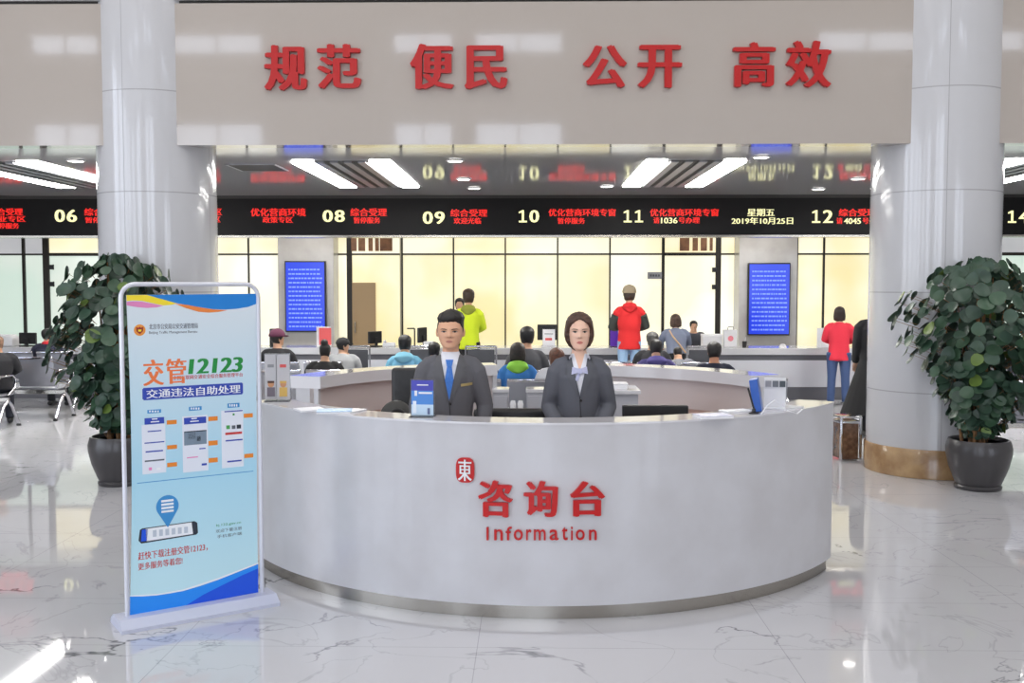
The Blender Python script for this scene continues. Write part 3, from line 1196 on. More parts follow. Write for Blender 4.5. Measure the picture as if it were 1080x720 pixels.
def lerp_tab(tab, t):
    for (a, u), (c, w) in zip(tab, tab[1:]):
        if t <= c:
            f = (t - a) / (c - a)
            f = f * f * (3 - 2 * f) * .5 + f * .5
            return u + (w - u) * f
    return tab[-1][1]


HW = [(0, .016), (.03, .030), (.08, .042), (.18, .055), (.3, .0645), (.45, .0715), (.6, .0745), (.75, .073), (.86, .062), (.94, .043), (.985, .02), (1, .001)]
HF = [(0, .066), (.03, .080), (.08, .086), (.2, .088), (.3, .089), (.45, .091), (.6, .094), (.75, .089), (.86, .070), (.94, .044), (.985, .018), (1, .001)]
HB = [(0, -.035), (.06, -.02), (.12, .01), (.22, .05), (.35, .082), (.5, .098), (.65, .103), (.78, .097), (.88, .076), (.95, .05), (.985, .02), (1, .001)]
HH = .228


def gs(x, s):
    return math.exp(-.5 * (x / s) ** 2)


def head_pt(t, a, off=0, fw=1.0, face=True):
    """point of the head at height t (0 chin, 1 crown) and angle a (0 = face, pi = back)"""
    w = lerp_tab(HW, t) * fw
    f, bk = lerp_tab(HF, t), lerp_tab(HB, t)
    ca, sa = math.cos(a), math.sin(a)
    x = w * math.copysign(abs(sa) ** .9, sa)
    mid = (bk - f) / 2 + .0
    half = (bk + f) / 2
    y = mid - half * math.copysign(abs(ca) ** .85, ca)
    z = t * HH
    if face and ca > 0:
        ax = abs(x)
        dy = 0
        nz = 0
        if .33 < t < .64:
            up = min(1, max(0, (.62 - t) / .24))
            nz = (.004 + .020 * up) * gs(ax, .0065 + .006 * up) * min(1, max(0, (t - .33) / .045))
        dy -= nz
        dy += .010 * gs(ax - .031, .015) * gs((t - .515) * HH, .010)
        dy -= .004 * gs(ax - .030, .024) * gs((t - .595) * HH, .007)
        dy -= .0055 * gs(ax, .017) * gs((t - .255) * HH, .0055)
        dy -= .0055 * gs(ax, .015) * gs((t - .195) * HH, .005)
        dy += .004 * gs(ax, .018) * gs((t - .225) * HH, .0028)
        dy -= .006 * gs(ax, .016) * gs((t - .07) * HH, .011)
        dy -= .003 * gs(ax - .042, .016) * gs((t - .42) * HH, .02)
        y += dy * max(0, ca) ** .3
    if off:
        n = Vector((x, y - .005, z - .115))
        n = Vector((n.x / .075 ** 2, n.y / .095 ** 2, n.z / .12 ** 2)).normalized()
        x, y, z = x + n.x * off, y + n.y * off, z + n.z * off
    return Vector((x, y, z))


def head_grid(b, fn, nt=44, na=56, mtx=None):
    rings = []
    for i in range(nt):
        t = i / (nt - 1)
        t = .5 - .5 * math.cos(pi * (.03 + .97 * t)) if False else t
        rings.append([b.verts.new((mtx @ fn(t, 2 * pi * k / na)) if mtx else fn(t, 2 * pi * k / na)) for k in range(na)])
    for r0, r1 in zip(rings, rings[1:]):
        for k in range(na):
            b.faces.new((r0[(k + 1) % na], r0[k], r1[k], r1[(k + 1) % na]))
    for ring, top in ((rings[0], False), (rings[-1], True)):
        c = b.verts.new(sum((v.co for v in ring), Vector()) / na)
        for k in range(na):
            q = (ring[k], ring[(k + 1) % na], c)
            b.faces.new(q[::-1] if top else q)
    bmesh.ops.recalc_face_normals(b, faces=b.faces[:])
    return b


def sstep(a, c, x):
    t = min(1, max(0, (x - a) / (c - a)))
    return t * t * (3 - 2 * t)


def hair_off(kind):
    def man(t, a):
        aa = min(a, 2 * pi - a)
        x = math.sin(a)
        line = lerp_tab([(0, .79), (.5, .80), (.8, .76), (1.05, .66), (1.2, .58), (1.3, .47), (1.5, .44), (1.75, .40), (2.1, .26), (3.2, .2)], aa) + .012 * math.sin(a * 5 + .6) + .008 * math.sin(a * 17)
        m = sstep(line - .018, line + .018, t)
        vol = .0015 + .030 * sstep(.76, .98, t) + .012 * gs(aa, .7) * sstep(.76, .86, t) + .004 * sstep(.6, .9, t) * x + .002 * math.sin(9 * a) * sstep(.7, .85, t)
        return -.010 + m * (vol + .010)

    def woman(t, a):
        aa = min(a, 2 * pi - a)
        xx = abs(math.sin(aa))
        edge = lerp_tab([(0, 2.6), (.08, 2.1), (.18, 1.5), (.3, 1.24), (.45, 1.12), (.6, .98), (.70, .76), (.79, .40), (.85, .06), (.87, -1), (1, -1)], t)
        m = sstep(edge - .06, edge + .06, aa)
        vol = .012 + .012 * gs(t - .36, .17) * xx + .003 * sstep(.7, .95, t) - .005 * gs(aa, .1) * sstep(.8, .9, t)
        return -.010 + m * (vol + .010)

    def short(t, a):
        aa = min(a, 2 * pi - a)
        line = .80 if aa < .6 else (.80 - (aa - .6) * .5 if aa < 1.4 else (.42 if aa < 1.7 else .16))
        m = sstep(line - .025, line + .025, t)
        return -.010 + m * (.024 + .008 * sstep(.6, .9, t))

    def full(t, a):
        aa = min(a, 2 * pi - a)
        m = sstep(.6, .95, aa) if t < .82 else 1
        return -.010 + m * .032
    return {'man': man, 'woman': woman, 'short': short, 'full': full}[kind]


def person(lab, x, y, rz=0, pose='sit', top=1.28, jacket=(40, 40, 44), trousers=(40, 42, 50), hair=(28, 24, 22), style='short', skinc=(206, 160, 130),
           lean=.12, hpitch=0, hyaw=0, fem=False, elbows=None, wrists=None, cap=None, capc=None, hood=None, near=False, group=None, sleeves=None, hem=-.10, shoes=(30, 30, 32), base_z=0, build=1.0, knees=None, flare=0, hscale=(1, 1, 1)):
    s = build * (1.0 if not fem else .93)
    stand = pose != 'sit'
    pz = .93 if stand else .57
    # scale the spine so that the crown lands at 'top'
    k = (top - pz) / (.5 * math.cos(lean) + .27) if not stand else 1.0
    H = top / 1.70 if stand else 1.0
    if stand:
        pz *= H
        k = H
    root = empty('person', (x, y, base_z), rz)
    tag(root, lab, 'person', group)
    d = Vector((0, -math.sin(lean), math.cos(lean)))

    def sp(q):
        return Vector((0, 0, pz)) + d * (q * k)
    nb = sp(.50)
    HM = Matrix.Translation(nb + Vector((0, -.01, .03)) * k) @ Matrix.Rotation(hyaw, 4, 'Z') @ Matrix.Rotation(hpitch, 4, 'X') @ Matrix.Scale(k if not stand else H, 4) @ Matrix.Diagonal((*hscale, 1))
    sh = [sp(.385) + Vector((sg * .176 * s, .0, 0)) for sg in (-1, 1)]
    shi = [sp(.435) + Vector((sg * .085 * s, .0, 0)) for sg in (-1, 1)]
    shm = [sp(.422) + Vector((sg * .142 * s, .0, 0)) for sg in (-1, 1)]
    if elbows is None:
        elbows = [(.235, -.06, .22), (.235, -.06, .22)] if not stand else [(.245, .02, .17), (.245, .02, .17)]
        elbows = [(-e[0] if i == 0 else e[0], e[1], e[2]) for i, e in enumerate(elbows)]
    if wrists is None:
        wrists = [(-.11, -.28, .10), (.11, -.28, .10)] if not stand else [(-.23, -.06, -.06), (.23, -.06, -.06)]
    el = [Vector((e[0] * s, e[1], pz + e[2] * k)) for e in elbows]
    wr = [Vector((e[0] * s, e[1], pz + e[2] * k)) for e in wrists]
    hip = [Vector((sg * .088, 0, pz - .02)) for sg in (-1, 1)]
    if stand:
        kn = [Vector((sg * .10, -.01, .49 * H)) for sg in (-1, 1)]
        an = [Vector((sg * .11, .02, .09 * H)) for sg in (-1, 1)]
    else:
        kn = [Vector((sg * .12, -.42, .52)) for sg in (-1, 1)]
        an = [Vector((sg * .13, -.40, .09)) for sg in (-1, 1)]
    vox = .0052 if near else .010
    # body, one surface
    TOR = [(-.10, .135, .095), (0, .152, .108), (.12, .138, .098), (.25, .150, .108), (.36, .160, .105), (.43, .140, .085), (.475, .085, .068), (.51, .054, .056), (.57, .050, .054)]
    bm_ = bmesh.new()
    loft(bm_, [sp(q[0]) for q in TOR], [(q[1] * s, q[2]) for q in TOR], lat=(1, 0, 0), n=20)
    nt = HM @ Vector((0, .012, .06))
    loft(bm_, [sp(.47), sp(.53), nt], [(.055, .058), (.051 * (1 if not fem else .88), .054), (.050 * (1 if not fem else .88), .052)], lat=(1, 0, 0), n=18)
    head_grid(bm_, lambda t, a: head_pt(t, a, fw=1.0 if not fem else .94), mtx=HM)
    for sg in (-1, 1):
        ball(bm_, HM @ Vector((sg * .0755, .008, .108)), (.009, .017, .029))
    for i, sg in enumerate((-1, 1)):
        loft(bm_, [shi[i], shm[i], sh[i], sh[i].lerp(el[i], .5), el[i], el[i].lerp(wr[i], .4), wr[i]], [(.035, .045), (.04, .046), (.046, .048), (.044, .044), (.036, .036), (.036, .036), (.025, .028)], n=12)
        hd = (wr[i] - el[i]).normalized()
        latv = Vector((sg, 0, 0)) - hd * hd.x * sg
        latv = latv.normalized() if latv.length > .1 else Vector((0, 1, 0))
        nrm = hd.cross(latv)
        loft(bm_, [wr[i], wr[i] + hd * .04, wr[i] + hd * .085], [(.026, .02), (.036, .016), (.038, .014)], lat=latv, n=12)
        for q in range(4):
            o = wr[i] + hd * .08 + latv * (-.030 + .020 * q)
            L = (.062, .074, .070, .055)[q]
            bend = Vector((0, -.2, -.5)) if stand else Vector((0, -.1, -.6))
            loft(bm_, [o, o + hd * L * .5 + bend * .006, o + hd * L * .85 + bend * .028], [(.0085, .0085), (.008, .008), (.0065, .0065)], n=8)
        o = wr[i] + hd * .03 - latv * .03
        loft(bm_, [o, o + hd * .03 - latv * .022, o + hd * .06 - latv * .026], [(.012, .012), (.010, .010), (.008, .008)], n=8)
        loft(bm_, [hip[i], hip[i].lerp(kn[i], .5), kn[i], kn[i].lerp(an[i], .35), an[i]], [(.078, .08), (.066, .066), (.048, .05), (.05, .052), (.034, .036)], n=14)
        ft = an[i] + Vector((0, 0, -.05))
        loft(bm_, [ft + Vector((0, .05, -.01)), ft + Vector((0, -.02, 0)), ft + Vector((0, -.12, -.02)), ft + Vector((0, -.17, -.025))], [(.03, .025), (.036, .035), (.038, .018), (.03, .012)], lat=(1, 0, 0), n=10)
    body = link('body', fused(bm_, vox, 2 if near else 3), root, 80)
    body.data.materials.append(skin(skinc))
    # trousers
    bm_ = bmesh.new()
    ball(bm_, (0, 0, pz - .01), (.17 * s, .125, .12))
    for i in (0, 1):
        loft(bm_, [hip[i], hip[i].lerp(kn[i], .5), kn[i], kn[i].lerp(an[i], .5), an[i] + Vector((0, 0, -.02))], [(.098, .1), (.084, .084), (.066, .068), (.062, .064), (.056, .06)], n=14, round_end=0)
    tr = link('trousers', fused(bm_, .012, 3), root, 80)
    tr.data.materials.append(M('cloth_%d_%d_%d' % trousers, trousers, .85))
    for i in (0, 1):
        bm_ = bmesh.new()
        ft = an[i] + Vector((0, 0, -.05))
        loft(bm_, [ft + Vector((0, .065, -.005)), ft + Vector((0, -.02, .012)), ft + Vector((0, -.12, -.008)), ft + Vector((0, -.19, -.018))], [(.038, .035), (.044, .05), (.046, .03), (.036, .02)], lat=(1, 0, 0), n=12)
        link('shoe', fused(bm_, .01, 2), root, 80).data.materials.append(M('shoe_%d_%d_%d' % shoes, shoes, .4))
    # jacket
    bm_ = bmesh.new()
    JT = [(hem, .170, .125), (0, .172, .128), (.12, .160, .12), (.25, .172, .128), (.36, .182, .124), (.425, .158, .10), (.465, .105, .082), (.50, .066, .066)]
    if near:
        JT = [(hem, .176, .128), (0, .170, .126), (.12, .152, .116), (.25, .168, .124), (.36, .180, .120), (.43, .160, .098), (.47, .105, .080), (.498, .066, .064)]
    if flare:
        JT = [(hem, .170 + flare, .125 + flare * .7)] + JT[1:]
    loft(bm_, [sp(q[0]) for q in JT], [(q[1] * s, q[2]) for q in JT], lat=(1, 0, 0), n=24, round_end=.1)
    for i in (0, 1):
        loft(bm_, [shi[i], shm[i], sh[i], sh[i].lerp(el[i], .25), sh[i].lerp(el[i], .6), el[i], el[i].lerp(wr[i], .5), el[i].lerp(wr[i], .97)], [(.050, .062), (.053, .064), (.060, .066), (.062, .064), (.058, .060), (.054, .054), (.05, .05), (.044, .046)], n=14, round_end=.3)
    jm = M('cloth_%d_%d_%d' % jacket, jacket, .85)
    jme = fused(bm_, .0065 if near else .011, 3)
    info = dict(root=root, body=body, HM=HM, sp=sp, jme=jme, jmat=jm, s=s, pz=pz, k=k, sh=sh, el=el, wr=wr, fem=fem)
    if not near:
        info['jacket'] = link('jacket', jme, root, 80)
        jme.materials.append(jm)
        if sleeves:
            for i in (0, 1):
                bm_ = bmesh.new()
                loft(bm_, [sh[i].lerp(el[i], .14), sh[i].lerp(el[i], .5), el[i], el[i].lerp(wr[i], .5), wr[i]], [(.074, .078), (.072, .072), (.064, .064), (.058, .058), (.05, .05)], n=14, round_end=.2)
                link('sleeve', fused(bm_, .011, 3), root, 80).data.materials.append(M('cloth_%d_%d_%d' % sleeves, sleeves, .85))
    # hair
    hm = M('hair_%d_%d_%d' % hair, hair, .5, noise=(40, tuple(int(c * .7) for c in hair), .4))
    hk = {'short': 'short', 'man': 'man', 'woman': 'woman', 'long': 'full', 'bun': 'short', 'bob': 'full', 'tail': 'short'}[style]
    bm_ = bmesh.new()
    of = hair_off(hk)
    head_grid(bm_, lambda t, a: head_pt(t, a, of(t, a), fw=1.0 if not fem else .95, face=False), nt=64 if near else 30, na=80 if near else 36, mtx=HM)
    if style in ('long', 'bob', 'woman'):
        L = {'long': -.13, 'bob': .01, 'woman': .03}[style]
        wd = {'long': .085, 'bob': .092, 'woman': .05}[style]
        loft(bm_, [HM @ Vector((0, .035, .16)), HM @ Vector((0, .045, .08)), HM @ Vector((0, .055, .01)), HM @ Vector((0, .065, L))], [(wd * .9, .07), (wd, .062), (wd * .95, .045), (wd * .7, .022)], lat=(1, 0, 0), n=16)
    if style == 'bun':
        ball(bm_, HM @ Vector((0, .06, .255)), (.045, .045, .042))
    if style == 'tail':
        loft(bm_, [HM @ Vector((0, .1, .14)), HM @ Vector((0, .13, .08)), HM @ Vector((0, .12, -.02))], [(.03, .03), (.035, .03), (.012, .012)], n=10)
    if near:
        me = bpy.data.meshes.new('hair')
        bm_.to_mesh(me)
        bm_.free()
    else:
        me = fused(bm_, .009, 2)
    ho = link('hair', me, root, 80)
    me.materials.append(hm)
    if cap:
        cm_ = M('cap_%d_%d_%d' % cap, cap, .8)
        bm_ = bmesh.new()
        head_grid(bm_, lambda t, a: head_pt(max(t, .60), a, .026 + .012 * sstep(.75, 1, t), face=False), nt=24, na=32, mtx=HM)
        c_ = link('cap', fused(bm_, .009, 2), root, 80)
        c_.data.materials.append(cm_)
        bm_ = bmesh.new()
        pts = []
        loft(bm_, [HM @ Vector((0, -.06, .150)), HM @ Vector((0, -.12, .148)), HM @ Vector((0, -.165, .138))], [(.085, .006), (.078, .006), (.045, .005)], lat=(1, 0, 0), n=16)
        link('brim', fused(bm_, .006, 1), c_, 80).data.materials.append(cm_ if capc is None else M('cap_%d_%d_%d' % capc, capc, .8))
    if hood:
        bm_ = bmesh.new()
        loft(bm_, [sp(.40) + Vector((0, .105, 0)), sp(.46) + Vector((0, .095, 0)), sp(.505) + Vector((0, .055, 0))], [(.05, .035), (.125, .052), (.105, .06)], lat=(1, 0, 0), n=16)
        link('hood', fused(bm_, .01, 3), root, 80).data.materials.append(M('cloth_%d_%d_%d' % hood, hood, .85))
    return info


def decal(poly, bvh, off, thick, mat, name, parent, res=.012, sm=60):
    """a thin cloth or skin patch laid on a front: poly is (x, z)"""
    b = bmesh.new()
    f = b.faces.new([b.verts.new((p[0], 0, p[1])) for p in poly])
    xs_ = [p[0] for p in poly]
    zs_ = [p[1] for p in poly]
    for axis, lo, hi in ((0, min(xs_), max(xs_)), (2, min(zs_), max(zs_))):
        q = lo + res
        while q < hi - 1e-5:
            co = Vector((q, 0, 0)) if axis == 0 else Vector((0, 0, q))
            no = Vector((1, 0, 0)) if axis == 0 else Vector((0, 0, 1))
            bmesh.ops.bisect_plane(b, geom=b.verts[:] + b.edges[:] + b.faces[:], plane_co=co, plane_no=no)
            q += res
    last = 0
    hits = {}
    for v in b.verts:
        h = bvh.ray_cast(Vector((v.co.x, -1.5, v.co.z)), Vector((0, 1, 0)))[0]
        if h is None:
            h = bvh.find_nearest(Vector((v.co.x, -.12, v.co.z)))[0]
        hits[v] = h.y
    for v in b.verts:
        v.co.y = hits[v] - off
    r = bmesh.ops.extrude_face_region(b, geom=b.faces[:])
    for v in [g for g in r['geom'] if isinstance(g, bmesh.types.BMVert)]:
        v.co.y += thick
    bmesh.ops.recalc_face_normals(b, faces=b.faces[:])
    me = bpy.data.meshes.new(name)
    b.to_mesh(me)
    b.free()
    me.materials.append(mat)
    return link(name, me, parent, sm)


def bvh_of(*mes):
    vs, fs = [], []
    for m in mes:
        o = len(vs)
        vs += [v.co.copy() for v in m.vertices]
        fs += [[i + o for i in p.vertices] for p in m.polygons]
    return BVHTree.FromPolygons(vs, fs)


def ellipse(cx, cz, a, c, n=14, rot=0):
    return [(cx + a * math.cos(2 * pi * k / n) * math.cos(rot) - c * math.sin(2 * pi * k / n) * math.sin(rot), cz + a * math.cos(2 * pi * k / n) * math.sin(rot) + c * math.sin(2 * pi * k / n) * math.cos(rot)) for k in range(n)]


def face(info, brow, lip, fw=1.0):
    bv = bvh_of(info['body'].data)
    HM = info['HM']
    o = HM @ Vector((0, 0, 0))
    sc, scz = HM.to_scale().x, HM.to_scale().z
    root = info['root']

    def L(pts):
        return [(p[0] * sc * fw + o.x, o.z + p[1] * scz) for p in pts]
    ew = M('eye_white', (206, 190, 180), .4)
    ir = M('eye_iris', (36, 24, 20), .15)
    for sg in (-1, 1):
        cx, cz = sg * .031, .1165
        alm = [(cx - .0145, cz), (cx - .008, cz + .0030), (cx, cz + .0038), (cx + .008, cz + .0030), (cx + .0145, cz), (cx + .007, cz - .0032), (cx, cz - .0038), (cx - .007, cz - .0032)]
        e = decal(L(alm), bv, .0014, .004, ew, 'eye', root, .004)
        decal(L(ellipse(cx, cz + .0003, .0066, .0046)), bv, .0026, .004, ir, 'iris', e, .003)
        lid = [(cx - .0165, cz + .0005), (cx - .009, cz + .0062), (cx, cz + .0076), (cx + .009, cz + .0062), (cx + .0165, cz + .0005), (cx + .008, cz + .0026), (cx, cz + .0034), (cx - .008, cz + .0026)]
        decal(L(lid), bv, .0028, .004, M('lash', (26, 18, 16), .7), 'eyelash', root, .004)
        bw = [(cx + sg * -.018, cz + .0175), (cx + sg * -.006, cz + .0212), (cx + sg * .010, cz + .0218), (cx + sg * .023, cz + .0155), (cx + sg * .010, cz + .0172), (cx + sg * -.006, cz + .0162), (cx + sg * -.018, cz + .0135)]
        if info['fem']:
            bw = [(p[0], .132 + (p[1] - .132) * .75 + .001) for p in bw]
        decal(L(bw), bv, .0016, .004, brow, 'eyebrow', root, .005)
        decal(L(ellipse(sg * .0075, .0835, .0036, .0018)), bv, .0006, .003, M('nostril', (110, 66, 56), .7), 'nostril', root, .004)
    up = [(-.022, .0525), (-.012, .0575), (-.004, .0600), (0, .0590), (.004, .0600), (.012, .0575), (.022, .0525), (.010, .0522), (0, .0518), (-.010, .0522)]
    lo = [(-.021, .0515), (-.010, .0512), (0, .0508), (.010, .0512), (.021, .0515), (.012, .0455), (0, .0432), (-.012, .0455)]
    decal(L(up), bv, .001, .004, lip, 'lip', root, .004)
    decal(L(lo), bv, .0014, .004, lip, 'lip', root, .004)


def cut_v(me, polyv):
    """open the front of a jacket along a V given as ((x_left, z), (x_apex, z), (x_right, z))"""
    b = bmesh.new()
    b.from_mesh(me)
    (xl, zl), (xa, za), (xr, zr) = polyv
    nl = Vector((zl - za, 0, -(xl - xa))).normalized()
    nr = Vector((zr - za, 0, -(xr - xa))).normalized()
    for n in (nl, nr):
        bmesh.ops.bisect_plane(b, geom=b.verts[:] + b.edges[:] + b.faces[:], plane_co=Vector((xa, 0, za)), plane_no=n)
    kill = []
    for f in b.faces:
        c = f.calc_center_median()
        q = c - Vector((xa, 0, za))
        if c.y < .0 and q.dot(nl) > 0 and q.dot(nr) < 0 and q.z > 0:
            kill.append(f)
    bmesh.ops.delete(b, geom=kill, context='FACES')
    bmesh.ops.solidify(b, geom=b.faces[:], thickness=.004)
    b.to_mesh(me)
    b.free()


def staff(lab, px, y, top, fem, skinc, hairc, style, jc, tie):
    x = X(px, y)
    inf = person(lab, x, y, 0, 'stand', top, jc, (44, 44, 50), hairc, style, skinc, lean=0.0, fem=fem, near=True, build=.84 if fem else .90, hscale=(1.04, 1.0, 1.0) if fem else (1.11, 1.0, .93),
                 elbows=[(-.238, .02, .17), (.238, .02, .17)], wrists=[(-.135, -.20, .01), (.135, -.20, .01)] if fem else [(-.225, -.05, -.05), (.225, -.05, -.05)], hem=-.16)
    root, sp, s, k = inf['root'], inf['sp'], inf['s'], inf['k']
    jb = bvh_of(inf['jme'])
    z = lambda q: sp(q).z
    chin = inf['HM'].translation.z
    # shirt
    b = bmesh.new()
    ST = [(-.05, .150, .108), (.12, .142, .104), (.25, .155, .114), (.36, .165, .111), (.43, .142, .090), (.475, .088, .072), (.495, .066, .065), (.513, .060, .062)]
    loft(b, [sp(q[0]) for q in ST], [(q[1] * s, q[2]) for q in ST], lat=(1, 0, 0), n=24, round_end=0)
    sme = fused(b, .006, 2)
    sfull = sme.copy()
    if fem:
        cut_v(sme, ((-.036, z(.515)), (0.0, z(.405)), (.036, z(.515))))
    sh_ = link('shirt', sme, root, 80)
    sme.materials.append(M('white_shirt', (232, 233, 240), .8))
    va = z(.215) if not fem else z(.255)
    vt = .062 if not fem else .056
    cut_v(inf['jme'], ((-vt, z(.51)), (0.0, va), (vt, z(.51))))
    inf['jme'].materials.append(inf['jmat'])
    jo = link('jacket', inf['jme'], root, 70)
    lapm = M('lapel_%d' % jc[0], tuple(int(c * .96) for c in jc), .8)
    for sg in (-1, 1):
        lap = [(sg * .010, va - .012), (sg * (vt - .004), z(.492)), (sg * (vt + .022), z(.482)), (sg * (vt + .042), z(.418)), (sg * (vt + .026), z(.404)), (sg * (vt + .048), z(.392)), (sg * .075, z(.33))]
        if fem:
            lap = [(sg * .008, va - .01), (sg * (vt - .004), z(.492)), (sg * (vt + .02), z(.484)), (sg * (vt + .030), z(.44)), (sg * .088, z(.385)), (sg * .06, z(.32))]
        if sg < 0:
            lap = lap[::-1]
        decal(lap, jb, .006, .006, lapm, 'lapel', jo, .015)
        # shirt collar
        col_ = [(sg * .008, z(.455)), (sg * .048, z(.515)), (sg * .064, z(.488)), (sg * .05, z(.42))]
        if fem:
            col_ = [(sg * .016, z(.425)), (sg * .05, z(.515)), (sg * .066, z(.488)), (sg * .05, z(.40))]
        if sg < 0:
            col_ = col_[::-1]
        decal(col_, bvh_of(sfull, inf['body'].data), .006, .006, M('white_shirt'), 'collar', sh_, .01)
    # front edge and buttons
    but = M('dark_button', (30, 30, 32), .3)
    for q in ((.195, .09) if not fem else (.225, .12)):
        decal(ellipse(.006, z(q), .009, .009), jb, .006, .006, but, 'button', jo, .01)
    decal([(-.003, va - .005), (.002, va - .005), (.02, z(-.05)), (.014, z(-.05))], jb, .002, .004, M('seam_%d' % jc[0], tuple(int(c * .6) for c in jc), .9), 'front_edge', jo, .03)
    if tie:
        sb = bvh_of(sfull)
        tm = M('blue_tie', (62, 122, 204), .55, noise=(60, (52, 108, 190)))
        kn_ = decal([(-.024, z(.466)), (.024, z(.466)), (.015, z(.424)), (-.015, z(.424))], sb, .014, .012, tm, 'tie_knot', root, .01)
        decal([(-.014, z(.428)), (.014, z(.428)), (.040, z(.255)), (.0, z(.205)), (-.040, z(.255))], sb, .009, .008, tm, 'tie', root, .012)
        decal([(.072, z(.318)), (.140, z(.324)), (.140, z(.308)), (.072, z(.302))], jb, .007, .007, M('gold_badge', (196, 176, 120), .3, metal=.5), 'name_badge', root, .02)
        for sg in (-1, 1):
            pk = [(sg * .07, z(.03)), (sg * .15, z(.03)), (sg * .15, z(-.01)), (sg * .07, z(-.01))]
            decal(pk if sg > 0 else pk[::-1], jb, .005, .005, lapm, 'pocket_flap', jo, .03)
    else:
        sb = bvh_of(sfull)
        sc_ = M('lavender_scarf', (196, 198, 224), .5, noise=(40, (168, 172, 206)))
        decal([(0, z(.418)), (-.046, z(.432)), (-.052, z(.384)), (-.006, z(.398))], sb, .016, .014, sc_, 'scarf', root, .01)
        decal([(0, z(.418)), (.006, z(.398)), (.050, z(.388)), (.044, z(.434))], sb, .016, .014, sc_, 'scarf', root, .01)
        decal([(-.012, z(.422)), (.014, z(.422)), (.012, z(.392)), (-.012, z(.392))], sb, .022, .02, sc_, 'scarf_knot', root, .01)
        decal([(-.008, z(.40)), (-.034, z(.35)), (-.010, z(.345)), (.004, z(.395))], sb, .010, .009, sc_, 'scarf', root, .01)
    face(inf, M('brow_%d' % hairc[0], tuple(int(c * .8) + 6 for c in hairc), .8), M('lip_f' if fem else 'lip_m', (196, 104, 98) if fem else (178, 112, 100), .4), .96 if fem else 1)
    return inf


staff('standing man in dark grey suit, white shirt and blue tie behind the reception desk', 475, 6.4, 1.70, False, (222, 172, 140), (30, 25, 22), 'man', (96, 96, 101), True)
staff('standing woman in dark grey suit with lavender neck scarf behind the reception desk', 611, 6.4, 1.69, True, (236, 194, 170), (84, 56, 44), 'woman', (92, 94, 102), False)

BACK = pi      # facing away from the camera


def seated(lab, px, y, topy, **k):
    return person(lab, X(px, y), y, k.pop('rz', BACK), 'sit', Z(topy, y), **k)


def stander(lab, px, y, topy, **k):
    return person(lab, X(px, y), y, k.pop('rz', BACK), 'stand', Z(topy, y), **k)


COUNTER_E = [(-.23, -.10, .20), (.23, -.10, .20)]
COUNTER_W = [(-.13, -.34, .14), (.13, -.34, .14)]
# standing customers
stander('standing person in bright yellow green jacket and black trousers at the counter', 494, 15.9, 304.5, jacket=(196, 214, 36), trousers=(26, 26, 28), hair=(62, 46, 34), hood=(128, 134, 44), lean=.06, elbows=COUNTER_E, wrists=COUNTER_W, hem=-.12)
stander('standing man in red padded vest, beige cap and pale jeans at the counter', 664, 15.8, 301.5, jacket=(206, 36, 38), sleeves=(58, 62, 58), trousers=(142, 172, 204), hair=(70, 58, 48), cap=(150, 136, 112), hood=(196, 30, 34), lean=.05, elbows=[(-.25, -.06, .20), (.25, -.08, .18)], wrists=[(-.16, -.34, .15), (.16, -.32, .16)], hem=-.13, build=1.05)
i = stander('woman in grey blue top leaning on the counter with a tan shoulder strap', 714, 15.75, 330, jacket=(112, 120, 140), trousers=(24, 24, 28), hair=(72, 50, 38), style='bob', lean=.30, fem=True, elbows=[(-.24, -.24, .20), (.24, -.24, .22)], wrists=[(-.14, -.48, .1), (.2, -.46, .1)], hem=.0)
b = MB()
sp = i['sp']
b.tube([sp(.47) + Vector((.10, .06, 0)), sp(.36) + Vector((.06, .135, 0)), sp(.2) + Vector((-.04, .14, 0)), sp(.05) + Vector((-.13, .12, 0))], .012, M('tan_strap', (190, 156, 120), .6))
b.build('strap', i['root'], 60)
stander('standing person in red coat with dark hair leaning at the counter beside the round column', 886, 15.8, 323, jacket=(214, 46, 66), trousers=(60, 80, 120), hair=(44, 30, 26), style='bob', lean=.14, fem=True, rz=BACK - .3, elbows=COUNTER_E, wrists=COUNTER_W, hem=-.16)
stander('person in long black coat mostly hidden behind the round column', 926, 12.6, 312, jacket=(26, 26, 28), trousers=(24, 24, 26), hair=(24, 20, 18), lean=.05, hem=-.66, build=1.2, shoes=(20, 20, 20), flare=.2, elbows=[(-.20, -.02, .17), (.20, -.02, .17)], wrists=[(-.17, -.16, -.04), (.17, -.16, -.04)])
# clerks behind the counter
stander('clerk with dark hair behind the counter beside the leaning woman', 731, 17.6, 337, rz=0, jacket=(60, 62, 70), hair=(24, 20, 20), lean=.25)
stander('clerk with dark hair half hidden behind the yellow green jacket', 485, 17.6, 314, rz=0, jacket=(50, 52, 60), hair=(30, 24, 22), fem=True)
# seated customers, all facing the counters
seated('seated person in maroon cap and black jacket near the banner', 291, 13.4, 348, jacket=(34, 34, 38), cap=(92, 40, 66), hyaw=-.9, lean=.08, skinc=(190, 146, 120))
seated('seated woman with dark hair bun and black jacket', 341, 12.0, 363, jacket=(28, 27, 29), style='bun', hair=(26, 22, 22), fem=True, hpitch=.1)
seated('seated man in black cap and grey jacket with his hand to his chin', 359, 13.3, 357.5, jacket=(150, 152, 154), cap=(32, 32, 34), hyaw=-1.1, lean=.3, hpitch=.05, skinc=(204, 158, 128), elbows=[(-.22, -.10, .2), (.2, -.26, .16)], wrists=[(-.1, -.3, .1), (.04, -.26, .38)])
seated('seated person in light blue jacket with black hair', 426, 12.25, 353.5, jacket=(122, 186, 214), hair=(30, 30, 32), hood=(138, 200, 224), build=.9)
seated('seated person in navy jacket mostly hidden by the man in the tie', 457, 11.9, 361, jacket=(58, 66, 124), hair=(28, 26, 28), build=.85)
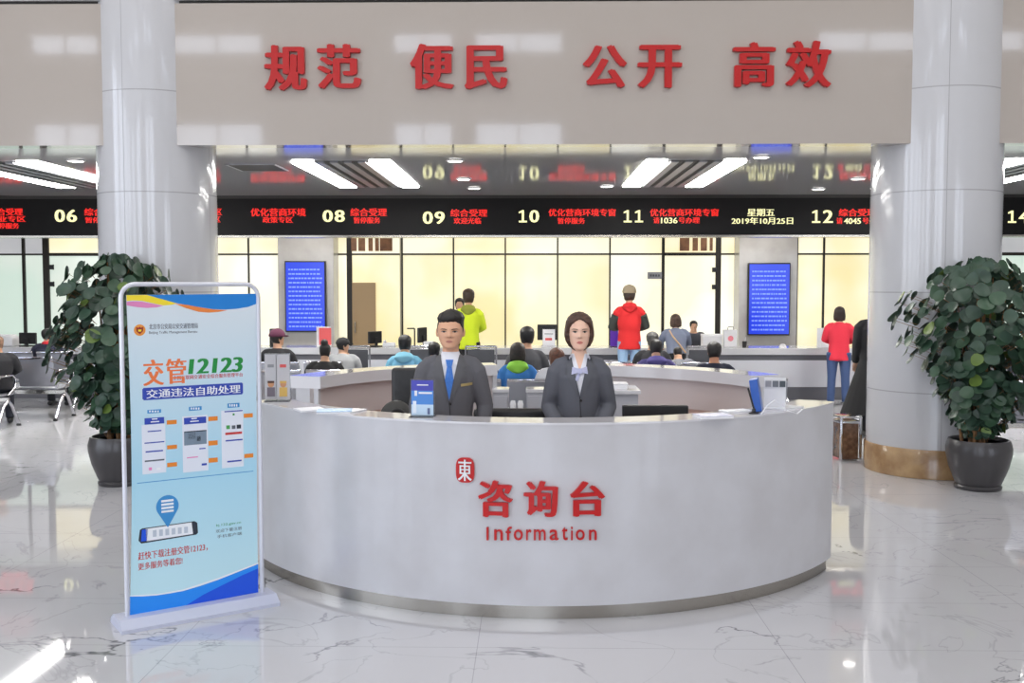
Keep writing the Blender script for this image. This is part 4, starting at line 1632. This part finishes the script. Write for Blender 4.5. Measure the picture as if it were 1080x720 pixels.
seated('seated child in blue jacket with bright green hood', 546, 11.05, 361.5, jacket=(58, 122, 190), hair=(46, 38, 32), hood=(142, 204, 72), style='bob', build=.85)
seated('seated man in dark grey jacket with thick black hair behind the blue jacket child', 556, 12.5, 344.5, jacket=(76, 76, 80), hair=(26, 24, 24), build=1.05)
seated('seated woman with long brown hair and white quilted jacket beside the attendant', 587, 10.95, 367, jacket=(226, 226, 230), hair=(108, 66, 46), style='long', fem=True, build=.95, hyaw=.5)
seated('seated older man with grey hair and black jacket below the red vest', 689, 13.4, 350, jacket=(36, 36, 40), hair=(92, 90, 88), hyaw=.2)
seated('seated person in purple hooded jacket with dark hair', 693, 12.0, 358, jacket=(72, 66, 118), hair=(32, 28, 28), hood=(84, 76, 136), hpitch=.2)
seated('seated person in grey patterned jacket next to the purple hood', 717, 13.45, 366, jacket=(112, 114, 120), hair=(36, 32, 32), hpitch=.35, lean=.3)
seated('seated man with cropped black hair in navy and black jacket below the white bag', 755, 11.2, 360.5, jacket=(30, 34, 52), hair=(34, 30, 30), skinc=(196, 140, 108), style='short')
seated('seated person in black at the photo edge beside the chrome armrest', -4, 13.2, 355, rz=BACK + .5, jacket=(34, 34, 38), trousers=(40, 42, 52), hair=(150, 116, 92), style='short')
i = seated('seated person in navy jacket with red scarf behind the grey bench', 47, 15.2, 347, jacket=(38, 40, 58), hair=(32, 28, 28), hyaw=-.4)
bm_ = bmesh.new()
loft(bm_, [i['sp'](.47), i['sp'](.53)], [(.09, .085), (.075, .075)], lat=(1, 0, 0), n=18, round_end=0)
link('scarf', fused(bm_, .01, 2), i['root'], 70).data.materials.append(M('red_scarf', (196, 40, 52), .8))
seated('seated person in navy jeans behind the potted plant at the photo edge', 1085, 10.9, 352, rz=pi / 2 + .5, jacket=(60, 62, 74), trousers=(44, 52, 84), hair=(30, 28, 28))


# ------------------------------------------------------------------ benches and visitor chairs
def bench_master():
    t = empty('waiting_bench')
    n = 3
    W = .56
    for k in range(n):
        x = (k - (n - 1) / 2) * W
        b = MB()
        b.box(x - .25, x + .25, -.24, .22, .42, .445, GREYM, .01)
        b.build('seat', t, 40)
        b = MB()
        b.box(x - .25, x + .25, .0, .02, .0, .40, GREYM, .008, mtx=Matrix.Translation((0, .23, .47)) @ Matrix.Rotation(R(-12), 4, 'X'))
        b.box(x - .25, x + .25, -.006, .03, .385, .42, CHROME, .01, mtx=Matrix.Translation((0, .23, .47)) @ Matrix.Rotation(R(-12), 4, 'X'))
        b.build('backrest', t, 40)
    b = MB()
    b.box(-n * W / 2, n * W / 2, -.03, .03, .34, .40, STEEL, .006)
    b.build('beam', t)
    for x in (-n * W / 2 + .02, n * W / 2 - .02):
        b = MB()
        b.tube([(x, -.26, .03), (x, -.1, .28), (x, 0, .36), (x, .12, .28), (x, .30, .03)], .022, CHROME)
        b.build('leg', t, 50)
        b = MB()
        b.tube([(x, .26, .45), (x, .28, .62), (x, .18, .68), (x, -.12, .68), (x, -.22, .62), (x, -.18, .50), (x, .0, .42)], .017, CHROME)
        b.build('armrest', t, 50)
        for yy in (-.26, .30):
            b = MB()
            b.lathe([(.03, 0), (.03, .02), (.015, .03)], BLACK, n=12, c=(x, yy, 0))
            b.build('foot', t, 40)
    return t


def dup(root, loc, rz):
    r = root.copy()
    COL.objects.link(r)
    r.location = loc
    r.rotation_euler = (0, 0, rz)
    for ch in list(root.children):
        c = ch.copy()
        COL.objects.link(c)
        c.parent = r
        for g in ch.children:
            e = g.copy()
            COL.objects.link(e)
            e.parent = c
    return r


bm0 = bench_master()
spots = [
    (X(560, 10.95), 10.95, 'grey metal bench under the blue jacket child, seen through the counter gap'),
    (X(745, 11.1), 11.1, 'grey metal bench under the man with cropped hair'),
    (X(350, 12.1), 12.1, 'grey metal bench under the hair bun woman'),
    (X(440, 12.1) + .72, 12.1, 'grey metal bench under the light blue jacket'),
    (X(690, 12.1), 12.1, 'grey metal bench under the purple hooded jacket'),
    (X(300, 13.3), 13.3, 'grey metal bench under the maroon cap person'),
    (X(690, 13.3), 13.3, 'grey metal bench under the grey haired man'),
    (X(25, 14.1) - .28, 14.1, 'empty grey metal bench with chrome arm beside the potted plant'),
    (X(-3, 13.1) - .72, 13.1, 'grey metal bench carrying the person in black at the photo edge'),
    (X(40, 15.2) - .2, 15.2, 'grey metal bench under the red scarf person'),
    (X(1085, 10.9) + .4, 10.9, 'grey metal bench under the navy jeans behind the potted plant'),
]
for i, (x, y, lab) in enumerate(spots):
    o = bm0 if i == 0 else dup(bm0, (x, y, 0), pi)
    o.location = (x, y, 0)
    o.rotation_euler = (0, 0, pi)
    tag(o, lab, 'bench', 'grey metal waiting benches')


def chair_master():
    t = empty('visitor_chair')
    dk = M('dark_mesh_fabric', (52, 54, 60), .7)
    b = MB()
    b.box(-.22, .22, -.22, .22, .43, .47, dk, .015)
    b.build('seat', t, 40)
    b = MB()
    b.box(-.2, .2, .21, .235, .56, .90, dk, .008)
    b.build('backrest', t, 40)
    b = MB()
    for s in (-1, 1):
        b.tube([(s * .225, -.2, .02), (s * .225, -.2, .44), (s * .225, .2, .44), (s * .225, .235, .95)], .013, CHROME)
        b.tube([(s * .225, .2, .44), (s * .225, .25, .02)], .013, CHROME)
    b.tube([(-.225, .235, .95), (.225, .235, .95)], .017, CHROME)
    b.tube([(-.225, .235, .915), (.225, .235, .915)], .008, CHROME)
    b.build('frame', t, 50)
    return t


ch0 = chair_master()
for i, (px, y, lab) in enumerate(((508, 15.3, 'visitor chair with chrome frame below the yellow green jacket'), (376, 15.3, 'visitor chair with chrome frame behind the black cap man'), (739, 15.3, 'visitor chair with chrome frame beside the leaning woman'), (448, 15.3, 'visitor chair with chrome frame hidden behind the navy jacket'))):
    o = ch0 if i == 0 else dup(ch0, (0, 0, 0), 0)
    o.location = (X(px, y), y, 0)
    o.rotation_euler = (0, 0, pi)
    tag(o, lab, 'chair', 'visitor chairs at the counter')

# ------------------------------------------------------------------ potted shrubs with round leaves
leafA = M('leaf_dark', (44, 66, 54), .38, noise=(5, (58, 84, 66)))
leafB = M('leaf_mid', (56, 84, 62), .38)
leafC = M('leaf_light', (98, 122, 54), .42)
bark = M('tan_bark', (150, 112, 74), .8, noise=(20, (112, 82, 54)))
potm = M('dark_ceramic', (58, 56, 58), .32, coat=.2)


def shrub(x, y, seed, prof, nleaf, lab, sx=1.0):
    """prof: list of (z, radius) for the crown"""
    rnd = random.Random(seed)
    t = empty('potted_shrub', (x, y, 0))
    tag(t, lab, 'plant', 'potted shrubs by the columns')
    b = MB()
    b.lathe([(.19, 0), (.20, .008), (.205, .03), (.19, .045), (.20, .06), (.255, .2), (.282, .32), (.285, .38), (.268, .44), (.262, .455), (.245, .455), (.24, .42)], potm, n=48)
    pot = b.build('pot', t, 40)
    b = MB()
    b.lathe([(.0, .415), (.242, .42)], M('potting_soil', (58, 46, 38), .95, noise=(30, (40, 32, 26), .5)), n=32)
    b.build('soil', t)
    zmin, zmax = prof[0][0], prof[-1][0]
    b = MB()
    tips = []
    for k in range(11):
        a = rnd.uniform(0, 2 * pi)
        r0 = rnd.uniform(.02, .15)
        h = rnd.uniform(.75, .98)
        zz = zmin + (zmax - zmin) * h
        rr = lerp_tab(prof, zz) * rnd.uniform(.2, .75)
        a2 = a + rnd.uniform(-.5, .5)
        p0 = Vector((r0 * math.cos(a), r0 * math.sin(a), .40))
        p1 = Vector((.6 * rr * math.cos(a2) * sx, .6 * rr * math.sin(a2), .40 + (zz - .4) * .5))
        p2 = Vector((rr * math.cos(a2) * sx, rr * math.sin(a2), zz))
        bb = bmesh.new()
        loft(bb, [p0, p0.lerp(p1, .5) + Vector((rnd.uniform(-.02, .02), rnd.uniform(-.02, .02), 0)), p1, p1.lerp(p2, .5), p2], [(.018, .018), (.014, .014), (.011, .011), (.008, .008), (.004, .004)], n=8)
        b.bm(bb, bark)
    b.build('stem', t, 60)
    b = MB()
    pts = []
    tries = 0
    while len(pts) < nleaf and tries < nleaf * 40:
        tries += 1
        z = zmin + (zmax - zmin) * rnd.random() ** 1.1
        rmax = lerp_tab(prof, z)
        a = rnd.uniform(0, 2 * pi)
        f = rnd.random() ** .38
        lump = 1 + .16 * math.sin(3 * a + z * 5 + seed) + .08 * math.sin(7 * a - z * 9)
        rr = rmax * f * lump
        p = Vector((rr * math.cos(a) * sx, rr * math.sin(a), z))
        if y + p.y > 9.73 and abs(x + p.x - (-3.77 if x < 0 else 4.03)) < .6:
            q = Vector((x + p.x - (-3.77 if x < 0 else 4.03), y + p.y - 10.35))
            if q.length < .68:
                continue
        low = sstep(zmin, zmin + .45, z)
        L = rnd.uniform(.050, .074) * (.68 + .32 * low)
        if any((p - q).length < L * .50 for q in pts[-200:]):
            continue
        pts.append(p)
        out = Vector((math.cos(a), math.sin(a), 0)) * (.55 + .5 * f) + Vector((rnd.uniform(-.4, .4), rnd.uniform(-.4, .4), rnd.uniform(.05, .95)))
        n = out.normalized()
        u = n.orthogonal().normalized()
        u = Matrix.Rotation(rnd.uniform(0, 2 * pi), 3, n) @ u
        v = n.cross(u)
        vs = [p - n * L * .10]
        m = 12
        for ring, rr_ in ((0, .55), (1, 1.0)):
            for k in range(m):
                an_ = 2 * pi * k / m
                wob = 1 + .06 * math.sin(3 * an_ + z * 9)
                lift = (.0 if ring == 0 else .10) * L * (1 + .6 * math.cos(2 * an_))
                vs.append(p + u * math.cos(an_) * L * rr_ * wob + v * math.sin(an_) * L * .92 * rr_ * wob + n * lift)
        fs = [(0, 1 + k, 1 + (k + 1) % m) for k in range(m)] + [(1 + k, 1 + m + k, 1 + m + (k + 1) % m, 1 + (k + 1) % m) for k in range(m)]
        # give the leaf a thickness
        nv = len(vs)
        vs2 = [q - n * .002 for q in vs]
        fs2 = fs + [tuple(i + nv for i in f_)[::-1] for f_ in fs] + [(1 + m + k, nv + 1 + m + k, nv + 1 + m + (k + 1) % m, 1 + m + (k + 1) % m) for k in range(m)]
        q_ = rnd.random()
        mat = leafA if q_ < .66 else (leafB if q_ < .955 else leafC)
        b.add(vs + vs2, fs2, mat)
        # leaf stalk
        s0 = p - n * .01
        s1 = Vector((p.x * .72, p.y * .72, p.z - .07))
        if rnd.random() < .5:
            bb = bmesh.new()
            loft(bb, [s0, s1], [(.0022, .0022), (.003, .003)], n=4, round_end=0)
            b.bm(bb, bark)
    b.build('foliage', t, 50)
    return t


shrub(4.09, 9.36, 5, [(.50, .16), (.62, .24), (.78, .34), (1.0, .46), (1.25, .60), (1.5, .70), (1.72, .70), (1.88, .60), (1.98, .40), (2.05, .16)], 980, 'large round leaved shrub in a dark pot before the column with brown base')
shrub(-3.84, 9.44, 11, [(.50, .16), (.62, .26), (.8, .38), (1.05, .50), (1.3, .58), (1.55, .60), (1.75, .54), (1.92, .44), (2.02, .28), (2.1, .1)], 900, 'large round leaved shrub in a dark pot behind the standing banner')

# ------------------------------------------------------------------ litter bin beside the round column
p = at(897, 489, 10.75)
t = empty('litter_bin', (p.x, 10.9, 0), R(6))
tag(t, 'steel framed litter bin with brown marble side beside the round column', 'bin')
bm2 = M('dark_brown_marble', (86, 62, 48), .25, coat=.3, noise=(16, (128, 98, 78)))
b = MB()
b.box(-.10, .08, -.12, .12, .02, .40, bm2, .004)
b.build('body', t)
for sx in (-.115, .095):
    for sy in (-.13, .13):
        b = MB()
        b.box(sx - .012, sx + .012, sy - .012, sy + .012, 0, .46, CHROME, .003)
        b.build('post', t, 40)
b = MB()
b.box(-.125, .105, -.14, .14, .40, .425, CHROME, .005)
b.box(-.125, .105, -.14, .14, .455, .475, CHROME, .005)
b.box(-.08, .06, -.1, .1, .425, .43, M('gold_sand_tray', (214, 196, 150), .3, metal=.4))
b.build('lid', t, 40)

# ------------------------------------------------------------------ banner stand
BL = Vector((X(127, 5.45), 5.45, 0))
BR = Vector((X(272, 5.89), 5.89, 0))
bc = (BL + BR) / 2
ang = math.atan2(BR.y - BL.y, BR.x - BL.x)
hw = (BR - BL).length / 2
ban = empty('banner_stand', (bc.x, bc.y, 0), ang)
tag(ban, 'standing banner in a white tube frame with blue print and green 12123', 'banner')
BI = (Matrix.Translation((bc.x, bc.y, 0)) @ Matrix.Rotation(ang, 4, 'Z')).inverted()
NB = Matrix.Rotation(ang, 3, 'Z') @ Vector((0, 1, 0))


def bp(px, py):
    """pixel -> (x, z) on the banner's own plane"""
    d = ray(px, py)
    s = (bc - CAM).dot(NB) / d.dot(NB)
    q = BI @ (CAM + d * s)
    return q.x, q.z


fr = M('white_tube', (214, 216, 226), .3, metal=.35)
b = MB()
r_ = .075
top = 1.862
path = [(-hw, 0, .05), (-hw, 0, top - r_)] + [(-hw + r_ - r_ * math.cos(a), 0, top - r_ + r_ * math.sin(a)) for a in [R(15 * k) for k in range(1, 6)]] + [(-hw + r_, 0, top), (hw - r_, 0, top)] + [(hw - r_ + r_ * math.sin(a), 0, top - r_ + r_ * math.cos(a)) for a in [R(15 * k) for k in range(1, 6)]] + [(hw, 0, top - r_), (hw, 0, .05)]
b.tube(path, .0125, fr, n=14)
b.build('frame', ban, 50)
b = MB()
prof = [(-.13, 0), (-.13, .02), (-.07, .06), (.07, .06), (.13, .02), (.13, 0)]
n = len(prof)
L_ = hw + .06
vs = [(-L_, p[0], p[1]) for p in prof] + [(L_, p[0], p[1]) for p in prof]
b.add(vs, [tuple(range(n)), tuple(range(n, 2 * n))[::-1]] + [(i, n + i, n + (i + 1) % n, (i + 1) % n) for i in range(n)], M('base_lilac', (192, 196, 214), .35))
b.build('base', ban)
# fabric with slightly drawn-in sides
tl, tr_, br_, bl_ = bp(133, 311), bp(271, 309.5), bp(272.3, 624.5), bp(137, 649)


def cloth_pt(u, v):
    x0 = tl[0] + (bl_[0] - tl[0]) * v + .018 * math.sin(pi * v)
    x1 = tr_[0] + (br_[0] - tr_[0]) * v - .006 * math.sin(pi * v)
    z0 = tl[1] + (bl_[1] - tl[1]) * v
    z1 = tr_[1] + (br_[1] - tr_[1]) * v
    return (x0 + (x1 - x0) * u, z0 + (z1 - z0) * u)


cl = M('banner_cloth', (200, 226, 240), .55)
nt = cl.node_tree
tcn = nt.nodes.new('ShaderNodeTexCoord')
spn = nt.nodes.new('ShaderNodeSeparateXYZ')
rp = nt.nodes.new('ShaderNodeValToRGB')
nt.links.new(tcn.outputs['Object'], spn.inputs[0])
nt.links.new(math_node(nt, 'DIVIDE', spn.outputs[2], 1.8), rp.inputs['Fac'])
rp.color_ramp.elements[0].position = .05
rp.color_ramp.elements[0].color = rgb((196, 232, 240))
rp.color_ramp.elements[1].position = .95
rp.color_ramp.elements[1].color = rgb((216, 228, 236))
e = rp.color_ramp.elements.new(.45)
e.color = rgb((168, 216, 238))
nt.links.new(rp.outputs['Color'], nt.nodes['Principled BSDF'].inputs['Base Color'])
b = MB()
NU, NV = 8, 24
vs, fs = [], []
for side in (-.001, .001):
    for j in range(NV + 1):
        for i in range(NU + 1):
            x, z = cloth_pt(i / NU, j / NV)
            vs.append((x, side, z))
o_ = (NU + 1) * (NV + 1)
for j in range(NV):
    for i in range(NU):
        a = j * (NU + 1) + i
        fs.append((a, a + NU + 1, a + NU + 2, a + 1))
        fs.append((o_ + a, o_ + a + 1, o_ + a + NU + 2, o_ + a + NU + 1))
b.add(vs, fs, cl)
fab = b.build('fabric', ban)
b = MB()
for (px, py), (fx, fz) in ((tl, (-hw + .03, top - .03)), (tr_, (hw - .03, top - .03))):
    b.tube([(px, 0, pz_) if False else (px, 0, py), (fx, 0, fz + .01)], .004, BLACK, n=6)
b.build('clip', ban)


def pp(mb, pts, mat, layer, raw=False):
    q = [p if raw else bp(*p) for p in pts]
    n_ = len(q)
    y0_, y1_ = -.0012 - .0006 * layer, -.0009
    area = sum(q[i][0] * q[(i + 1) % n_][1] - q[(i + 1) % n_][0] * q[i][1] for i in range(n_))
    if area < 0:
        q = q[::-1]
    bb = bmesh.new()
    f = bb.faces.new([bb.verts.new((p[0], y0_, p[1])) for p in q])
    f.normal_update()
    bmesh.ops.triangulate(bb, faces=[f])
    mb.bm(bb, mat)


def prect(mb, x0, y0, x1, y1, mat, layer):
    """level rectangle on the banner; x0..y1 are pixels of its upper left and lower right corners"""
    a, c = bp(x0, y0), (bp(x1, y0)[0], bp(x0, y1)[1])
    pp(mb, [(a[0], c[1]), (c[0], c[1]), (c[0], a[1]), (a[0], a[1])], mat, layer, True)


def ptext(mb, s, x0, y0, x1, y1, mat, layer, bold=(0,), shear=0):
    a, c = bp(x0, y0), (bp(x1, y0)[0], bp(x0, y1)[1])
    vs, fs = text_mesh(s, .5, bold)
    cx, cz, w, h = (a[0] + c[0]) / 2, (a[1] + c[1]) / 2, c[0] - a[0], a[1] - c[1]
    mb.add([(cx + p[0] * w + shear * p[1] * h, -.0012 - .0006 * layer - (p[2] + .5) * .0004, cz + p[1] * h) for p in vs], fs, mat)


def ink(name, c):
    return M('ink_' + name, c, .55)


I_BL, I_YE, I_PK, I_OR = ink('blue', (20, 128, 212)), ink('yellow', (244, 222, 48)), ink('pink', (226, 138, 190)), ink('orange', (232, 134, 62))
I_GR, I_NV, I_WH, I_RD, I_GY = ink('green', (24, 142, 62)), ink('navy', (44, 70, 176)), ink('white', (236, 240, 246)), ink('red', (196, 56, 56)), ink('grey', (92, 98, 110))
I_TAG, I_PILL, I_DKB, I_BK = ink('tag', (230, 134, 40)), ink('pill', (56, 142, 206)), ink('deepblue', (20, 84, 222)), ink('black', (38, 46, 60))

b = MB()
pp(b, [(155, 310.9), (271, 309.6), (271, 320), (262, 323.5), (250, 325.5), (238, 326.3), (225, 326), (212, 324), (200, 322), (185, 319.5), (170, 315.2)], I_BL, 0)
pp(b, [(133.3, 311.1), (155, 311), (171, 315.4), (187, 320), (180, 321.4), (172, 322), (160, 319.3), (150, 317.2), (140, 316.7), (133.5, 317.3)], I_YE, 1)
pp(b, [(133.5, 318.2), (141, 317.6), (150, 318), (160, 320), (172, 322.4), (165, 324), (155, 324.6), (145, 323.8), (133.7, 322)], I_PK, 1)
pp(b, [(184, 320), (197, 321.3), (211, 324), (225, 326.2), (240, 327), (230, 328.8), (220, 329.5), (209, 328.6), (196, 324.8)], I_OR, 2)
b.build('printed_header', fab)
# police style badge: orange disc, red shield, gold edge
b = MB()
ex, ez = bp(147.3, 348.0)
er = bp(153.5, 348)[0] - ex
pp(b, [(ex + er * math.cos(2 * pi * k / 24), ez + er * math.sin(2 * pi * k / 24)) for k in range(24)], ink('gold', (232, 150, 60)), 0, True)
pp(b, [(ex - er * .62, ez + er * .55), (ex - er * .2, ez + er * .42), (ex, ez + er * .6), (ex + er * .2, ez + er * .42), (ex + er * .62, ez + er * .55), (ex + er * .55, ez - er * .2), (ex, ez - er * .7), (ex - er * .55, ez - er * .2)], ink('badge', (150, 40, 34)), 1, True)
pp(b, [(ex - er * .3, ez + er * .1), (ex + er * .3, ez + er * .1), (ex + er * .22, ez - er * .25), (ex - er * .22, ez - er * .25)], I_YE, 2, True)
b.build('printed_emblem', fab)
b = MB()
ptext(b, '北京市公安局公安交通管理局', 157, 341.5, 208.5, 347.3, I_GY, 0, (-.02, .02))
ptext(b, 'Beijing Traffic Management Bureau', 157, 349.3, 208, 352.8, I_GY, 0, (-.01, .01))
b.build('printed_office_name', fab)
b = MB()
I_O2 = ink('orange2', (236, 122, 66))
ptext(b, '交', 150.5, 379.5, 172.5, 407, I_O2, 0, (-.045, -.022, 0, .022, .045))
ptext(b, '管', 174.5, 378.5, 196.5, 405, I_O2, 0, (-.035, -.015, .015, .035))
ptext(b, '12123', 199, 378.5, 256, 394.5, I_GR, 0, (-.05, -.025, 0, .025, .05), .12)
ptext(b, '全国互联网交通安全综合服务管理平台', 182, 396.2, 256, 400.8, I_RD, 0, (-.02, .02))
prect(b, 150, 410, 256.2, 421, I_NV, 0)
prect(b, 151, 409, 255.4, 422, I_NV, 1)
ptext(b, '交通违法自助处理', 154, 410.8, 253.5, 420.2, I_WH, 3, B3)
b.build('printed_title', fab)


def zx(x, y):     # coordinates of the enlarged column crop -> pixels
    return 140 + x / 7.714, 420 + y / 7.714


def zr(mb, x0, y0, x1, y1, mat, layer):
    h = max((y1 - y0) - .05 * (x1 - x0), 9)
    m_ = zx((x0 + x1) / 2, (y0 + y1) / 2)
    cz = bp(*m_)[1]
    xa, xb = bp(zx(x0, y0)[0], m_[1])[0], bp(zx(x1, y0)[0], m_[1])[0]
    hz = (bp(m_[0], m_[1] - h / 15.43)[1] - bp(m_[0], m_[1] + h / 15.43)[1]) / 2
    pp(mb, [(xa, cz - hz), (xb, cz - hz), (xb, cz + hz), (xa, cz + hz)], mat, layer, True)


WP = ink('panel_white', (224, 230, 242))
cols = [
    dict(panel=(75, 205, 268, 615), pill=(118, 88, 230, 122), blocks=[(95, 152, 255, 212, I_NV), (120, 258, 232, 272, I_NV), (95, 349, 256, 366, I_NV), (104, 420, 246, 438, I_NV), (97, 494, 257, 514, I_GY), (130, 560, 155, 585, I_PK), (195, 562, 225, 582, I_WH)], tags=[(276, 174, 357, 212), (278, 377, 360, 413), (279, 519, 360, 557)]),
    dict(panel=(405, 135, 612, 600), pill=(456, 63, 560, 100), blocks=[(416, 148, 597, 210, I_NV), (417, 258, 600, 380, ink('photo', (120, 138, 156))), (417, 258, 600, 276, I_BK), (450, 280, 510, 330, I_BK), (522, 305, 552, 345, I_BK), (540, 402, 592, 412, I_NV), (440, 476, 530, 482, I_PK), (560, 526, 602, 545, I_NV)], tags=[(614, 145, 690, 184), (615, 341, 690, 383), (617, 481, 691, 522)]),
    dict(panel=(722, 90, 900, 565), pill=(770, 36, 868, 76), blocks=[(745, 96, 893, 110, I_NV), (812, 122, 828, 138, I_GR), (760, 218, 790, 250, ink('wechat', (70, 160, 80))), (805, 218, 835, 248, I_GY), (845, 212, 880, 246, I_BK), (752, 270, 888, 296, I_RD), (754, 330, 893, 348, I_NV), (768, 500, 885, 518, I_NV)], tags=[(902, 120, 976, 157), (906, 447, 980, 484)]),
]
for c in cols:
    b = MB()
    zr(b, *c['panel'], WP, 0)
    zr(b, *c['pill'], I_PILL, 1)
    q = c['pill']
    for k in range(4):
        w = (q[2] - q[0] - 24) / 4
        zr(b, q[0] + 14 + k * w, q[1] + 10, q[0] + 10 + (k + 1) * w - 4, q[3] - 10, I_WH, 2)
    for bl in c['blocks']:
        zr(b, bl[0], bl[1], bl[2], bl[3], bl[4], 1)
        if bl[4] is I_NV and bl[3] - bl[1] > 40:
            zr(b, bl[0] + 60, bl[1] + 10, bl[0] + 105, bl[1] + 20, I_WH, 2)
            zr(b, bl[0] + 50, bl[1] + 32, bl[0] + 120, bl[1] + 42, I_WH, 2)
    for tg in c['tags']:
        zr(b, *tg, I_TAG, 1)
    b.build('printed_steps', fab)
b = MB()
a_, c_ = bp(144.5, 509.5), bp(267, 497.5)
pp(b, [(a_[0], a_[1] - .002), (c_[0], a_[1] - .002), (c_[0], a_[1] + .002), (a_[0], a_[1] + .002)], I_PILL, 0, True)
# map pin
px_, pz_ = bp(176.5, 533.5)
r0 = bp(188.3, 533)[0] - px_
pin = [(px_ + r0 * math.cos(a), pz_ + r0 * math.sin(a)) for a in [R(-35 + 250 * k / 24) for k in range(25)]]
tip = bp(177, 556)
pp(b, pin + [(px_, tip[1])], I_PILL, 2, True)
for k in range(4):
    zz = pz_ + r0 * (.5 - .32 * k)
    pp(b, [(px_ - r0 * .55, zz - .006), (px_ + r0 * .55, zz - .006), (px_ + r0 * .55, zz + .006), (px_ - r0 * .55, zz + .006)], I_WH, 3, True)
b.build('printed_pin', fab)
b = MB()
pp(b, [(146, 570), (147.5, 558.5), (150, 557), (205, 549.3), (208, 551), (208.8, 561.5), (207, 563.5), (149, 573)], I_BK, 0)
pp(b, [(153.5, 557.5), (202, 550.6), (203.5, 562.8), (154.5, 570.5)], I_WH, 1)
pp(b, [(149.5, 558.6), (156, 557.6), (155, 570), (148.6, 571)], I_DKB, 1)
for k in range(6):
    x = 161 + k * 6.6
    prect(b, x, 559 - k * .7, x + 4, 566 - k * .8, ink('key', (190, 200, 214)), 2)
b.build('printed_phone', fab)
b = MB()
ptext(b, '赶快下载注册交管12123，', 145.5, 582.5, 219, 591, I_RD, 0, (-.02, .02))
ptext(b, '更多服务等着您!', 145.5, 594, 192.5, 601.5, I_RD, 0, (-.02, .02))
b.build('printed_slogan', fab)
b = MB()
ptext(b, 'bj.122.gov.cn', 228, 552.6, 254, 555.8, I_GR, 0)
ptext(b, '欢迎下载注册', 227.5, 558.3, 255, 562, I_GY, 0)
ptext(b, '手机客户端', 229, 564, 255, 567.5, I_GY, 0)
b.build('printed_contact', fab)
b = MB()
pp(b, [(137, 628.7), (150, 628.6), (165, 627.6), (180, 625.5), (193, 623), (212, 617.5), (229, 611.5), (252, 602.5), (272.2, 594.5), (272.3, 624.4), (137, 648.9)], ink('wave', (30, 142, 244)), 0)
pp(b, [(196, 638.2), (214, 627), (235, 616.5), (255, 606.5), (272.2, 599), (272.3, 624.4)], I_DKB, 1)
pp(b, [(137, 628.7), (150, 628.6), (165, 627.6), (193, 623), (229, 611.5), (272.2, 594.5), (272.2, 593), (229, 609.5), (193, 621.3), (165, 626.2), (137, 627.6)], I_WH, 1)
b.build('printed_wave', fab)

# ------------------------------------------------------------------ light
w = bpy.data.worlds.new('sky')
SC.world = w
w.use_nodes = True
nt = w.node_tree
bg_ = nt.nodes['Background']
tcn = nt.nodes.new('ShaderNodeTexCoord')
spn = nt.nodes.new('ShaderNodeSeparateXYZ')
rp = nt.nodes.new('ShaderNodeValToRGB')
nt.links.new(tcn.outputs['Generated'], spn.inputs[0])
nt.links.new(math_node(nt, 'MULTIPLY_ADD', spn.outputs[2], .5, .5), rp.inputs['Fac'])
rp.color_ramp.elements[0].position = .47
rp.color_ramp.elements[0].color = rgb((178, 176, 172))
rp.color_ramp.elements[1].position = .53
rp.color_ramp.elements[1].color = rgb((222, 231, 246))
nt.links.new(rp.outputs['Color'], bg_.inputs['Color'])
bg_.inputs['Strength'].default_value = 6.5


def area(name, loc, rot, sx, sy, power, color=(1, 1, 1), portal=False):
    l = bpy.data.lights.new(name, 'AREA')
    l.shape = 'RECTANGLE'
    l.size, l.size_y = sx, sy
    l.energy = power
    l.color = color
    if portal:
        l.cycles.is_portal = True
    o = bpy.data.objects.new(name, l)
    COL.objects.link(o)
    o.location = loc
    o.rotation_euler = rot
    return o


for (w0, w1, z0, z1) in OPEN:
    area('window_portal', ((w0 + w1) / 2, -9.65, (z0 + z1) / 2), (R(90), 0, 0), w1 - w0, z1 - z0, 1, portal=True)
for w0, w1 in SIDE:
    area('window_portal', (-15.25, (w0 + w1) / 2, 3.35), (R(90), 0, R(-90)), w1 - w0, 6.1, 1, portal=True)
k = 0
for yy in (-5.5, -1, 3.5, 7.5):
    for xx in (-9, -3, 3, 9):
        area('hall_fill_light', (xx, yy, 9.95), (0, 0, 0), 1.2, 1.2, 95, (1, .97, .93))  # unseen fill lights added under the high ceiling to supplement the window daylight
for xx in (-8, -4, 0, 4, 8):
    area('counter_fill_light', (xx, 18.0, CZ - .02), (0, 0, 0), 1.2, .3, 50, (1, .97, .92))  # added fill hidden by the sign, brightens the counters and pillars; no fixtures

vs_ = SC.view_settings
vs_.view_transform = 'Standard'
vs_.look = 'None'
vs_.gamma = 1
vs_.use_curve_mapping = False
vs_.exposure = -0.3
SC.cycles.max_bounces = 8
SC.cycles.diffuse_bounces = 4
SC.cycles.glossy_bounces = 4
SC.cycles.transmission_bounces = 6
SC.cycles.use_denoising = True
SC.cycles.caustics_reflective = False
SC.cycles.caustics_refractive = False
SC.cycles.sample_clamp_indirect = 6
